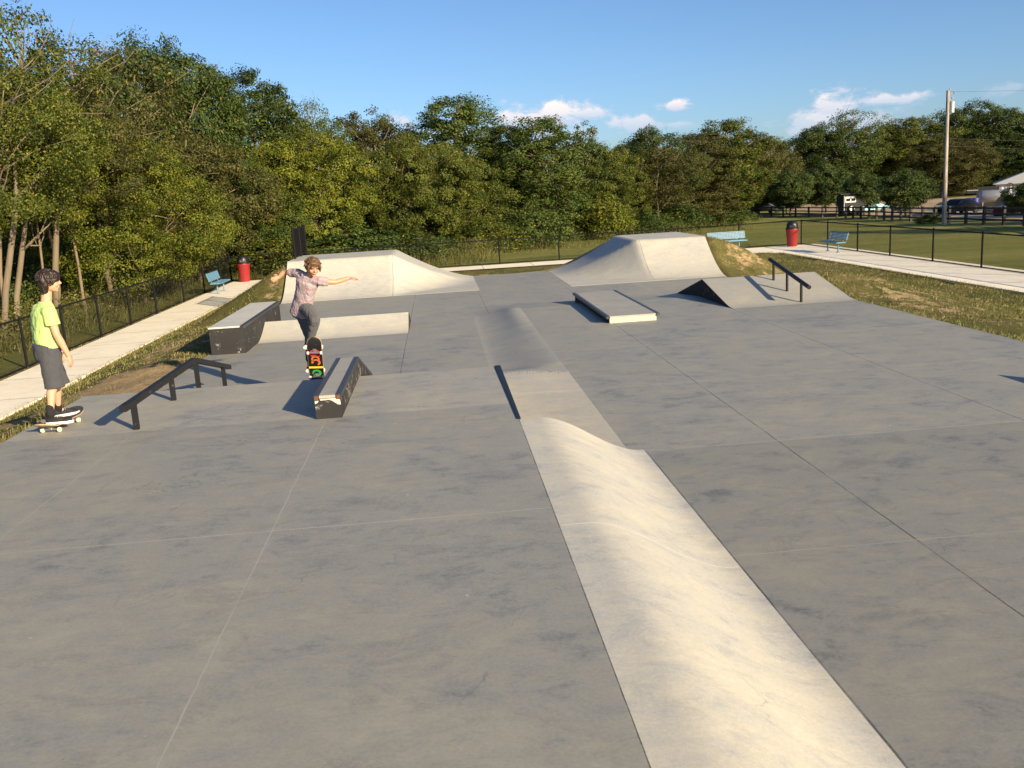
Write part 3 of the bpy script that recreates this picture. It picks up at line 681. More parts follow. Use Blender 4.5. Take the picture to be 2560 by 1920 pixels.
# ------------------------------------------------------------------ plants
def leaf_cloud(cent, spread, per, size, flat_=.6, outward=None, aspect=.55, sway=.35):
    "numpy: clumps of folded leaves. cent (n,3), spread per clump, per = leaves each"
    n = len(cent); N = n*per
    C = np.repeat(cent, per, 0); cl = np.repeat(rng.random(n), per)
    sp = np.repeat(np.broadcast_to(spread, (n,)), per)
    off = rng.normal(0, 1, (N, 3)); off /= np.maximum(np.linalg.norm(off, axis=1, keepdims=True), 1e-6); off *= (rng.random((N, 1))**.45)*sp[:, None]; off[:, 2] *= flat_
    P = C + off
    nr = rng.normal(0, 1, (N, 3)); nr /= np.linalg.norm(nr, axis=1, keepdims=True)
    o = off/np.maximum(np.linalg.norm(off, axis=1, keepdims=True), 1e-6)
    nr = nr*.75 + o*.5 + np.array([0, 0, .45])
    if outward is not None:
        oo = np.repeat(outward, per, 0); nr = nr + oo*.55
    nr /= np.linalg.norm(nr, axis=1, keepdims=True)
    t = rng.normal(0, 1, (N, 3)); t -= (t*nr).sum(1, keepdims=True)*nr; t /= np.linalg.norm(t, axis=1, keepdims=True); t[:, 2] -= sway; t /= np.linalg.norm(t, axis=1, keepdims=True)
    b = np.cross(nr, t); s = size*(.65+.7*rng.random((N, 1)))
    V = np.empty((N, 4, 3)); V[:, 0] = P - t*s*.5; V[:, 1] = P + b*s*aspect*.5 + nr*s*.06; V[:, 2] = P + t*s*.5 - nr*s*.05; V[:, 3] = P - b*s*aspect*.5 + nr*s*.06
    F = np.arange(N*4).reshape(N, 4)
    lr = np.repeat(rng.random(N), 4); cl = np.repeat(cl, 4)
    return V.reshape(-1, 3), F, lr, cl
def lobes_clumps(lobes, dens, shell=.68):
    "clump centres spread through a shell of every lobe, dropped where buried deep in another lobe"
    cs, os_ = [], []
    for (c, r) in lobes:
        c = np.array(c); r = np.array(r); area = (r[0]*r[1]*r[2])**(2/3)*12.5; n = max(4, int(area*dens))
        u = rng.normal(0, 1, (n, 3)); u /= np.linalg.norm(u, axis=1, keepdims=True)
        rad = shell + (1-shell)*rng.random((n, 1))**.6
        p = c + u*r*rad; keep = np.ones(n, bool)
        for (c2, r2) in lobes:
            if c2 is c: continue
            q = (p-np.array(c2))/np.array(r2); keep &= ~((q**2).sum(1) < .36)
        keep &= p[:, 2] > .15
        cs.append(p[keep]); os_.append(u[keep])
    return np.concatenate(cs), np.concatenate(os_)
def limb(bm, a, b, ra, rb, bend=.12, n=5, sides=6):
    a = Vector(a); b = Vector(b); L_ = (b-a).length; pts = []; rad = []
    o1 = Vector((random.uniform(-1, 1), random.uniform(-1, 1), random.uniform(-.4, .6)))*L_*bend
    for i in range(n):
        t = i/(n-1); pts.append(a.lerp(b, t) + o1*sin(pi*t) + Vector((random.uniform(-1, 1), random.uniform(-1, 1), 0))*L_*.015); rad.append(lerp(ra, rb, t))
    tube(bm, pts, rad, sides); return pts
def make_tree(H, Wd, low, nl, dens, per, leaf, spread, lean=0, trunk_r=.16, seed=1, shape='round', twigs=0):
    "one tree in local space: (trunk mesh with its limbs, crown mesh)"
    random.seed(seed); bm = bmesh.new(); lobes = []
    ch = H-low
    for i in range(nl):
        t = (i+.5)/nl; ang = i*2.4+random.uniform(-.4, .4)
        if shape == 'round': rad = Wd*.5*sqrt(max(.05, 1-(2*t-1)**2*.9))
        elif shape == 'column': rad = Wd*.5*(.75 if t < .8 else .45)
        elif shape == 'vase': rad = Wd*.5*(.35+.65*t)
        else: rad = Wd*.5*(1.0-.75*t)
        rr = random.uniform(.5, .8)*rad if i < nl-2 else random.uniform(0, .35)*rad
        lr = (Wd*.24+Wd*.1*random.random())*(1.0 if t < .75 else .8)
        c = np.array((cos(ang)*rr+lean*t*H, sin(ang)*rr, low + ch*(.1+.82*t)))
        lobes.append((c, np.array((lr, lr*random.uniform(.85, 1.15), lr*random.uniform(.6, .9)))))
    lobes.append((np.array((lean*H*.6, 0, low+ch*.5)), np.array((Wd*.27, Wd*.27, ch*.33))))
    top = Vector((lean*H*.8, 0, low+ch*.75))
    spine = limb(bm, (0, 0, -.3), top, trunk_r, trunk_r*.3, .05, 8, 8)
    for (c, r_) in lobes[:-1]:
        k = min(len(spine)-2, max(2, int(len(spine)*(c[2]*.75/max(top.z, .1)))))
        e = Vector(c)+Vector((0, 0, r_[2]*.3)); pts = limb(bm, spine[k], e, trunk_r*.42, .02, .15, 6)
        for _ in range(2+twigs):
            u = Vector((random.gauss(0, 1), random.gauss(0, 1), random.gauss(.3, .8))).normalized()
            limb(bm, pts[random.randint(2, 4)], e + Vector((u.x*r_[0], u.y*r_[1], u.z*r_[2]))*(1.0 if not twigs else 1.25), .028, .008, .2, 4, 5)
    me = bpy.data.meshes.new('trunk'); bmesh.ops.recalc_face_normals(bm, faces=bm.faces[:]); bm.to_mesh(me); bm.free(); me.polygons.foreach_set('use_smooth', [True]*len(me.polygons))
    c, ou = lobes_clumps(lobes, dens); keep = rng.random(len(c)) > .08; c = c[keep]; ou = ou[keep]
    V, F, lr, cl = leaf_cloud(c, spread*(.6+.8*rng.random(len(c))), per, leaf, .7, ou)
    return me, np_mesh('crown', V, F, {'leaf': lr, 'clump': cl})
PROTO = {}
def proto(key, *a, **k): PROTO[key] = make_tree(*a, **k)
# height 10 m unless the key says otherwise; scaled per tree
proto('broad', 10, 8.2, 1.2, 17, 1.05, 118, .15, .6, seed=3, trunk_r=.2)
proto('broad_b', 10, 7.4, 1.0, 15, 1.05, 118, .15, .58, seed=11, trunk_r=.2)
proto('tall', 12, 6.2, 1.6, 17, 1.05, 118, .15, .58, seed=5, shape='column', trunk_r=.2)
proto('tall_b', 12, 6.8, 1.4, 19, 1.0, 118, .15, .6, seed=21, shape='column', trunk_r=.2)
proto('loose', 11, 7, 3.2, 13, 1.0, 50, .15, .55, seed=8, twigs=2, trunk_r=.1)
proto('near', 11, 7.5, 5.6, 15, 1.15, 120, .105, .56, seed=14, trunk_r=.085, twigs=1, lean=.03)
proto('near_b', 11, 8, 5.6, 16, 1.15, 120, .105, .55, seed=17, trunk_r=.085, twigs=1, lean=-.02)
proto('near_low', 9, 8, 1.2, 17, 1.25, 125, .105, .54, seed=19, trunk_r=.1, lean=.04)
proto('spire', 10, 4.5, .8, 13, 1.7, 46, .18, .5, seed=27, shape='cone', trunk_r=.15)
proto('round_young', 4.6, 3.5, .95, 14, 5.0, 56, .13, .38, seed=31, trunk_r=.09)
proto('shrub', 3, 3.6, .05, 9, 2.6, 46, .16, .5, seed=37, trunk_r=.05)
def place(name, key, loc, H, W_, leafmat, bark, label, cat='tree', group=None, rz=None):
    tm, cm = PROTO[key]
    zs = [v for v in cm['zmax']] if False else None
    root = empty(name, loc, label, cat, group)
    kz = H/PZ[key]; kx = W_/PW[key]
    rz = random.uniform(0, 6.28) if rz is None else rz
    for nm, me, mt in (('trunk', tm, bark), ('crown', cm, leafmat)):
        o = bpy.data.objects.new(nm, me); COL.objects.link(o); o.parent = root
        if not me.materials: me.materials.append(mt)
        o.material_slots[0].link = 'OBJECT'; o.material_slots[0].material = mt
        o.scale = (kx, kx, kz); o.rotation_euler = (0, 0, rz)
    return root
PZ, PW = {}, {}
for k_, (tm_, cm_) in PROTO.items():
    co = np.empty(len(cm_.vertices)*3, np.float32); cm_.vertices.foreach_get('co', co); co = co.reshape(-1, 3)
    PZ[k_] = float(np.percentile(co[:, 2], 99.6)); PW[k_] = float(np.percentile(np.hypot(co[:, 0], co[:, 1]), 97)*2)
def tree_at(name, key, px, py, D, W_, leafmat, label, bark='bark', cat='tree', group=None, rz=None):
    "a tree whose top is seen at photo pixel (px,py), standing D metres away"
    p = at_dist(px, py, D); zb = T(p.x, p.y); return place(name, key, (p.x, p.y, zb), p.z-zb, W_, M[leafmat], M[bark], label, cat, group, rz)
K = 2560/2212   # the picture was measured at 2212 px wide
TREES = [  # key, x, y of the top (2212 scale), distance, width, leaves, label
 ('near_b', -95, 120, 31, 7.5, 'leaf_olive', 'tall olive leaved tree at the far left edge, cut by the frame'),
 ('loose', 20, 25, 36, 6.5, 'leaf_olive', 'thin high branched tree with reddish leaves in the top left corner'),
 ('near', 22, 190, 33, 5.2, 'leaf_yellow', 'yellow tree with two pale bare trunks at the left edge'),
 ('near', 118, 200, 36, 6.0, 'leaf_brown', 'straight pale trunked tree directly behind the green shirted boy'),
 ('loose', 170, 95, 40, 7.5, 'leaf_brown', 'half bare brownish tree with long pale branches beside the yellow one'),
 ('near_low', 255, 270, 38, 7.5, 'leaf_yellow', 'low spreading yellow green tree above the left fence'),
 ('broad', 285, 95, 52, 9.5, 'leaf_dark', 'tallest dark green tree on the left skyline'),
 ('tall', 390, 125, 56, 8.5, 'leaf_green', 'green tall tree just right of the skyline peak'),
 ('broad_b', 395, 300, 47, 7.5, 'leaf_brown', 'brown tinged tree left of centre above the blue bench'),
 ('tall_b', 525, 158, 60, 7.5, 'leaf_dark', 'dense dark tree with rounded top on the left half of the skyline'),
 ('spire', 600, 205, 63, 5.5, 'leaf_dark', 'narrow dark tree sloping down from the rounded dark one'),
 ('loose', 668, 222, 62, 5.5, 'leaf_green', 'green large leaved tree standing up alone at the skyline dip'),
 ('near_low', 500, 330, 50, 7.0, 'leaf_green', 'green bushy tree behind the left red bin'),
 ('broad', 655, 290, 52, 7.5, 'leaf_yellow', 'sunlit yellow green tree behind the skater'),
 ('broad_b', 800, 250, 66, 9.5, 'leaf_brown', 'greyish brown tree with twiggy top at the centre skyline'),
 ('broad', 880, 300, 60, 7.5, 'leaf_olive', 'olive tree over the dark gap in the wood'),
 ('tall', 975, 213, 72, 9.5, 'leaf_green', 'tall airy topped tree in the middle of the skyline'),
 ('broad_b', 985, 330, 62, 8.0, 'leaf_olive', 'wide olive tree below the airy topped one'),
 ('tall_b', 1090, 275, 70, 7.0, 'leaf_olive', 'olive tree left of the silvery green one'),
 ('tall', 1160, 258, 68, 8.0, 'leaf_green', 'big silvery green tree with dense rounded crown'),
 ('spire', 1262, 272, 76, 4.5, 'leaf_green', 'thin pointed tree on the skyline right of the silvery one'),
 ('broad', 1300, 318, 78, 8.5, 'leaf_olive', 'low olive tree beneath the small clouds'),
 ('broad_b', 1395, 282, 84, 9.5, 'leaf_dark', 'dark bushy tree right of centre on the skyline'),
 ('loose', 1420, 320, 80, 8.5, 'leaf_brown', 'brown twiggy tree over the end of the weeds'),
 ('tall_b', 1495, 292, 88, 8.0, 'leaf_brown', 'reddish brown tree on the right half of the skyline'),
 ('tall', 1570, 262, 92, 9.0, 'leaf_olive', 'olive tree with wispy top standing above its neighbours'),
 ('broad', 1640, 296, 142, 12.8, 'leaf_brown', 'brown crown behind the first young round tree'),
 ('broad_b', 1765, 280, 154, 17.6, 'leaf_dark', 'broad dark tree behind the row of young round trees'),
 ('loose', 1835, 240, 153, 13.5, 'leaf_green', 'airy pale green tree reaching into the cloud'),
 ('broad', 1905, 272, 159, 14.9, 'leaf_olive', 'olive tree left of the utility pole'),
 ('tall', 1970, 256, 159, 13.5, 'leaf_olive', 'tall olive tree touching the utility pole'),
 ('broad', 2100, 226, 168, 17.6, 'leaf_dark', 'large dark tree right of the utility pole'),
 ('tall_b', 2165, 238, 170, 14.9, 'leaf_olive', 'olive crown beside the large dark tree at right'),
 ('broad_b', 2230, 262, 165, 16.2, 'leaf_dark', 'dark tree behind the white barn at the right edge'),
 ('broad', 2040, 300, 153, 14.9, 'leaf_brown', 'shaded brown tree low behind the utility pole'),
 ('broad', 2160, 318, 162, 16.2, 'leaf_dark', 'dark low tree above the white barn roof'),
]
for (key, x, y, D, w, lm, lab) in TREES:
    tree_at('tree', key, x*K, y*K, D, w, lm, lab, 'bark', group='trees of the wood edge')
# pale trunks standing at the left, bare limbs reaching right
def bare_tree(pts, rad, limbs, label):
    root = empty('bare_trunk', pts[0], label, 'tree', 'pale trunks at the left edge')
    bm = bmesh.new(); tube(bm, pts, rad, 9)
    o = from_bm('trunk', bm, M['bark_pale'], root, smooth=True)
    for (a, b, ra, rb) in limbs:
        bm = bmesh.new(); limb(bm, a, b, ra, rb, .1, 6); 
        m_ = Vector(a).lerp(Vector(b), .6); limb(bm, m_, Vector(b)+Vector((random.uniform(-.6, .6), .3, .9)), ra*.4, .01, .15, 5)
        from_bm('branch', bm, M['bark_pale'], root, smooth=True)
def P(x, y, D): return at_dist(x*K, y*K, D)
random.seed(5)
bare_tree([P(0, 745, 31)-Vector((0, 0, .6)), P(12, 630, 31), P(28, 500, 31), P(36, 425, 31), P(30, 330, 31)], [.1, .095, .085, .07, .035], [(P(30, 480, 31), P(85, 425, 31), .06, .02), (P(36, 430, 31), P(160, 330, 32), .07, .02)], 'pale bare trunk leaning right at the left edge of the photo')
bare_tree([P(34, 745, 32)-Vector((0, 0, .6)), P(36, 640, 32), P(48, 540, 32), P(55, 480, 32), P(70, 400, 32), P(110, 345, 33)], [.095, .09, .08, .065, .05, .02], [(P(50, 540, 32), P(110, 480, 32), .05, .015), (P(70, 410, 32), P(190, 365, 33), .06, .02), (P(62, 530, 32), P(90, 530, 32), .03, .015)], 'pale bare trunk forking above the fence, second from the left edge')
bare_tree([P(118, 700, 34)-Vector((0, 0, .6)), P(119, 600, 34), P(121, 520, 34), P(122, 440, 34), P(124, 330, 34)], [.105, .1, .095, .08, .045], [(P(122, 470, 34), P(150, 430, 34), .04, .015)], 'straight pale trunk rising behind the boy\'s head')
bare_tree([P(190, 330, 39), P(235, 300, 39), P(270, 265, 39), P(320, 245, 39)], [.09, .08, .06, .02], [(P(250, 285, 39), P(330, 300, 39), .05, .01), (P(215, 305, 39), P(255, 262, 39), .04, .01)], 'long dead limb crossing the brownish tree on the left')
bare_tree([P(230, 560, 38)-Vector((0, 0, 2)), P(215, 500, 38), P(208, 440, 38)], [.1, .08, .03], [(P(222, 530, 38), P(240, 470, 38), .06, .02)], 'forked pale trunk in the shade under the spreading yellow tree')
# row of young round trees behind the board fence
for (x, y, D, w, lab) in ((1632, 362, 118, 6.4, 'young round tree at the left end of the row behind the board fence'), (1708, 366, 115, 5.4, 'young round tree with some yellow leaves, second in the row'), (1784, 352, 117, 5.8, 'young round tree beside the black camper'),
                       (1868, 372, 108, 5.0, 'young round tree between the black camper and the light blue pickup'), (1958, 366, 94, 5.6, 'largest young round tree, left of the utility pole'), (2222, 392, 75, 3.4, 'young round tree at the right edge in front of the barn')):
    tree_at('young_round_tree', 'round_young', x*K, y*K, D, w, 'leaf_round', lab, 'bark_dark', group='young round trees behind the board fence')
# bushes
for (x, y, D, w, lm, lab) in ((1160, 440, 60, 5, 'leaf_green', 'green bush at the wood edge above the left weeds'), (1315, 420, 72, 5, 'leaf_yellow', 'yellow flecked bush below the brown twiggy tree'), (1060, 470, 57, 5, 'leaf_olive', 'olive bush in front of the wide olive tree'),
                              (740, 480, 50, 6, 'shrub', 'dark bush behind the guard fence'), (905, 500, 52, 5, 'shrub', 'dark green bush beside the gap in the wood'), (590, 500, 49, 5.5, 'leaf_olive', 'olive bush behind the left fence corner'),
                              (1480, 430, 82, 6, 'shrub', 'dark bush where the lawn meets the wood'), (1560, 440, 90, 6, 'shrub', 'dark bush left of the board fence end'), (1400, 455, 76, 5, 'shrub', 'low dark bush at the tip of the weeds'),
                              (2010, 460, 74, 2.4, 'shrub', 'low dark bush at the foot of the utility pole')):
    tree_at('bush', 'shrub', x*K, y*K, D, w, lm, lab, 'bark_dark', 'bush')
# trees standing outside the frame on the right, whose shadows lie across the lawn
for i, (x, y, h) in enumerate(((53, 37, 12), (60, 49, 13), (67, 57, 13), (63, 64, 12), (76, 71, 12), (79, 66, 13), (86, 80, 11), (46, 30, 11))):
    place('tree', ('broad', 'tall', 'broad_b')[i % 3], (x, y, T(x, y)), h, 9 if i % 2 else 7, M['leaf_dark'], M['bark'], 'tree beyond the right edge that shades the lawn and the yard', 'tree', 'shade trees right of the lawn')

# the wood's depth: one mass of leaves behind the front trees
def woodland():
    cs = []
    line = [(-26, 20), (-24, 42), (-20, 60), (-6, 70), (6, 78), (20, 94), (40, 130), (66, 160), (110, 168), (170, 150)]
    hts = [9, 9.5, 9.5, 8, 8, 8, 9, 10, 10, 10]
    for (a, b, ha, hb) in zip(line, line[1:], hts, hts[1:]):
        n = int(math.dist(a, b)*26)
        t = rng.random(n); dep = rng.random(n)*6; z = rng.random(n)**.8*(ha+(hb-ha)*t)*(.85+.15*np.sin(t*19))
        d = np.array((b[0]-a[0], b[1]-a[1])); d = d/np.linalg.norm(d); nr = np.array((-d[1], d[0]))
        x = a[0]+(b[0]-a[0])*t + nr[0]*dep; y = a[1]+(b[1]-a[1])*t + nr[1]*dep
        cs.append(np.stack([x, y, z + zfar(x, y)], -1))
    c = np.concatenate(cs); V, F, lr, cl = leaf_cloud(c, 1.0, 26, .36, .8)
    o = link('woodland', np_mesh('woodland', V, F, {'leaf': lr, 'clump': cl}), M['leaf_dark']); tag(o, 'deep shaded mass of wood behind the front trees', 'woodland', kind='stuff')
woodland()
def undergrowth():
    cs = []
    line = [(-14.6, 14), (-14.5, 30), (-14.6, 42), (-13, 52), (-4, 57), (2, 61), (10, 69), (18, 77), (25, 86), (34, 112), (42, 136)]
    for (a, b) in zip(line, line[1:]):
        n = int(math.dist(a, b)*(55 if b[1] < 60 else 32)); t = rng.random(n); d = np.array((b[0]-a[0], b[1]-a[1])); d = d/np.linalg.norm(d); nr = np.array((-d[1], d[0]))
        dep = rng.random(n)*5.5; top = (.75+.62*dep)*(1+.45*np.sin(t*13+a[0])+.3*np.sin(t*31)); z = rng.random(n)**.7*np.clip(top, .3, 4)
        x = a[0]+(b[0]-a[0])*t+nr[0]*dep; y = a[1]+(b[1]-a[1])*t+nr[1]*dep; cs.append(np.stack([x, y, z+zfar(x, y)], -1))
    c = np.concatenate(cs); V, F, lr, cl = leaf_cloud(c, .55, 48, .12, .8)
    o = link('undergrowth', np_mesh('undergrowth', V, F, {'leaf': lr, 'clump': cl}), M['shrub']); tag(o, 'green undergrowth along the foot of the wood', 'undergrowth', kind='stuff')
undergrowth()
def blades(name, pts, hmin, hmax, wid, mat, label, cat, bend=.5, per=1):
    pts = np.repeat(np.asarray(pts), per, 0); N = len(pts)
    pts = pts + np.concatenate([rng.normal(0, .02 if per > 1 else 0, (N, 2)), np.zeros((N, 1))], 1)
    h = (hmin + (hmax-hmin)*rng.random(N)**2)[:, None]; a = rng.random(N)*6.283; s = np.stack([np.cos(a), np.sin(a), np.zeros(N)], -1); w = wid*(.6+.8*rng.random((N, 1)))
    tl = np.stack([np.cos(a*1.7+1), np.sin(a*1.7+1), np.zeros(N)], -1)*h*bend*rng.random((N, 1))
    V = np.empty((N, 3, 3)); V[:, 0] = pts - s*w*.5; V[:, 1] = pts + s*w*.5; V[:, 2] = pts + tl + np.array([0, 0, 1])*h*(1-.3*bend)
    F = np.arange(N*3).reshape(N, 3)
    cl = .5+.5*np.sin(pts[:, 0]*2.1+np.sin(pts[:, 1]*1.3)*2); cl = np.clip(cl*.6+rng.random(N)*.4, 0, 1)
    o = link(name, np_mesh(name, V.reshape(-1, 3), F, {'leaf': np.repeat(rng.random(N), 3), 'clump': np.repeat(cl, 3)}), mat); tag(o, label, cat, kind='stuff')
def scatter(n, x0, x1, y0, y1, thin=None):
    x = x0+(x1-x0)*rng.random(n); y = y0+(y1-y0)*rng.random(n)
    if thin is not None:
        k = thin(x, y) > rng.random(n); x = x[k]; y = y[k]
    return np.stack([x, y, terrain(x, y)], -1)
def patchy(x, y): return np.clip(.75 + .8*np.sin(x*1.9+np.sin(y*1.1)*1.7)*np.sin(y*1.4+np.cos(x*.8)*1.5), .12, 1)*np.clip(1.15-1.5*dirtf(x, y), .04, 1)
def edge_line(n, x0, x1, y0, y1):
    return scatter(n, x0, x1, y0, y1)
edges = np.concatenate([edge_line(5000, XL-.16, XL+.0, 8, 26), edge_line(4500, -8.14, -7.9, 9, 41), edge_line(5000, XR-.01, XR+.16, 11, 22), edge_line(4500, 15.42, 15.62, 20, 41), edge_line(1500, -10.2, -9.85, 14, 44)])
edges[:, 2] = np.maximum(edges[:, 2], np.where((edges[:, 0] < -7.85) | (edges[:, 0] > 15), .0, edges[:, 2]))
blades('edge_grass', edges, .03, .15, .013, M['blade'], 'ragged grass hanging over the edges of concrete and path', 'grass', 1.0)
g1 = scatter(46000, -8.1, XL-.02, 8, 41, patchy); g2 = scatter(70000, XR+.02, 15.6, 11, 42, patchy); g3 = scatter(9000, -8, 15.5, YB+.05, 42.5, patchy)
blades('grass', np.concatenate([g1, g2, g3]), .025, .11, .016, M['blade'], 'rough grass growing on the banks between path and concrete', 'grass', .9)
w1 = scatter(60000, -15.4, -10.3, 13, 50, lambda x, y: np.clip((-10.5-x)/3.2, .04, 1)*patchy(x*.6, y*.6))
w2 = np.concatenate([scatter(24000, -14, 3, 46, 56, lambda x, y: np.clip(.25+(y-46)/6 + (-x)/12, .05, 1)), scatter(22000, -2, 26, 52, 82, lambda x, y: np.clip(1-np.abs((y-(50.5+.98*x)))/3.2, 0, 1))])
w2[:, 2] = terrain(w2[:, 0], w2[:, 1])
blades('tall_weeds', np.concatenate([w1, w2]), .12, .95, .018, M['weed'], 'tall dry weeds between the fences and the wood', 'weeds', .7)
def weed_leaves():
    a = scatter(1500, -15.6, -11, 13, 50, lambda x, y: np.clip((-11-x)/3.2, .02, 1)); b = np.concatenate([scatter(900, -14, 3, 47, 57, lambda x, y: np.clip((y-47)/6+(-x)/14, .05, 1)), scatter(900, -2, 26, 52, 84, lambda x, y: np.clip(1-np.abs((y-(52+.98*x)))/3.5, 0, 1))])
    c = np.concatenate([a, b]); c[:, 2] = terrain(c[:, 0], c[:, 1]) + .15 + .65*rng.random(len(c))
    V, F, lr, cl = leaf_cloud(c, .4, 40, .085, 1.0, sway=.1)
    o = link('weed_clumps', np_mesh('weed_clumps', V, F, {'leaf': lr, 'clump': cl}), M['weed']); tag(o, 'leafy pale green weeds in front of the wood', 'weeds', kind='stuff')
weed_leaves()

# ------------------------------------------------------------------ beyond the lawn: board fence, pole, yard
def onground(x, y, lift=0):
    "point on the terrain seen at (x,y) of the 2212 px picture"
    d = ray(x*K, y*K); t = 30.0
    for _ in range(400):
        p = Vector((0, 0, CH)) + d*t
        if p.z <= T(p.x, p.y)+lift: return p
        t += .6
    return p
M['fenceboard'] = simple('dark_fence_boards', (.04, .035, .032), .8, 0, .35, 6)
def board_fence(pts):
    root = empty('board_fence', pts[len(pts)//2], 'long black board fence with three rails along the far side of the lawn', 'fence')
    P_ = [Vector(p) for p in pts]; L_ = [0]
    for a, b in zip(P_, P_[1:]): L_.append(L_[-1]+(b-a).length)
    def along(s):
        for i in range(len(P_)-1):
            if s <= L_[i+1] or i == len(P_)-2: return P_[i].lerp(P_[i+1], (s-L_[i])/(L_[i+1]-L_[i]))
    n = int(L_[-1]/2.6)
    for i in range(n+1):
        q = along(i*L_[-1]/n); q.z = T(q.x, q.y); bm = bmesh.new(); box2(bm, q+Vector((-.085, -.085, -.3)), q+Vector((.085, .085, 1.2)), .01); from_bm('post', bm, M['fenceboard'], root)
    for zz in (.34, .7, 1.07):
        bm = bmesh.new(); m_ = n*2
        prev = None
        for i in range(m_+1):
            q = along(i*L_[-1]/m_); z = T(q.x, q.y)+zz
            ring = [bm.verts.new((q.x-.075+dx, q.y, z+dz)) for dx, dz in ((-.025, -.062), (.02, -.062), (.02, .062), (-.025, .062))]
            if prev:
                for k in range(4): bm.faces.new((prev[k], prev[(k+1) % 4], ring[(k+1) % 4], ring[k]))
            prev = ring
        from_bm('rail', bm, M['fenceboard'], root)
def yard(x, y, D):
    p = at_dist(x*K, y*K, D); return Vector((p.x, p.y, T(p.x, p.y)))
bf = [onground(2330, 507), onground(2212, 489), onground(2049, 483), onground(1958, 478.4), onground(1881, 473.8), onground(1815, 471), onground(1664, 468.3), onground(1590, 467)]
board_fence(bf)
# utility pole
base = onground(2039, 486); top = at_dist(2048*K, 195*K, math.hypot(base.x, base.y)); top.x = base.x+(top.x-base.x)*1.0
r = empty('utility_pole', base, 'tall weathered wooden utility pole with a transformer near its top', 'utility pole')
bm = bmesh.new(); tube(bm, [base-Vector((0, 0, .5)), base.lerp(top, .5), top], [.155, .13, .1], 12); from_bm('pole', bm, M['pole'], r, smooth=True, sharp=60)
M['galv'] = simple('galvanised_metal', (.42, .42, .42), .5, .4, .2, 6); M['glasspart'] = simple('insulator', (.3, .28, .26), .2)
ax = cr.copy(); ax.z = 0; ax.normalize()
bm = bmesh.new(); q = base.lerp(top, .89)+ax*.28; lathe(bm, q-Vector((0, 0, .5)), [(.02, 0), (.17, .02), (.18, .4), (.18, .72), (.12, .78), (.04, .8)], 14); from_bm('transformer', bm, M['galv'], r, smooth=True, sharp=40)
for dz, o_ in ((-.25, .42), (-.6, .3), (-.05, .12)):
    bm = bmesh.new(); q = top+Vector((0, 0, dz)); tube(bm, [q, q+ax*o_], .035, 6); lathe(bm, q+ax*o_, [(.03, 0), (.07, .03), (.05, .12), (.02, .18)], 8); from_bm('insulator', bm, M['glasspart'], r)
M['wire'] = simple('overhead_wire', (.08, .08, .085), .5)
far = base + ax*60 + Vector((6, -10, 0))
for (dz, fz, lab) in ((-.1, top.z-1.5, 'thin overhead wire from the top of the utility pole to the right'), (-3.1, top.z-7.5, 'sagging cable from half way up the utility pole to the right'), (-3.6, top.z-8.5, 'lower sagging service cable right of the utility pole')):
    a = top+Vector((0, 0, dz)); b = Vector((far.x, far.y, fz)); pts = [a.lerp(b, t)-Vector((0, 0, 1.6*4*t*(1-t)*.4)) for t in np.linspace(0, 1, 14)]
    bm = bmesh.new(); tube(bm, pts, .008, 5); tag(from_bm('overhead_wire', bm, M['wire'], loc=a), lab, 'cable')

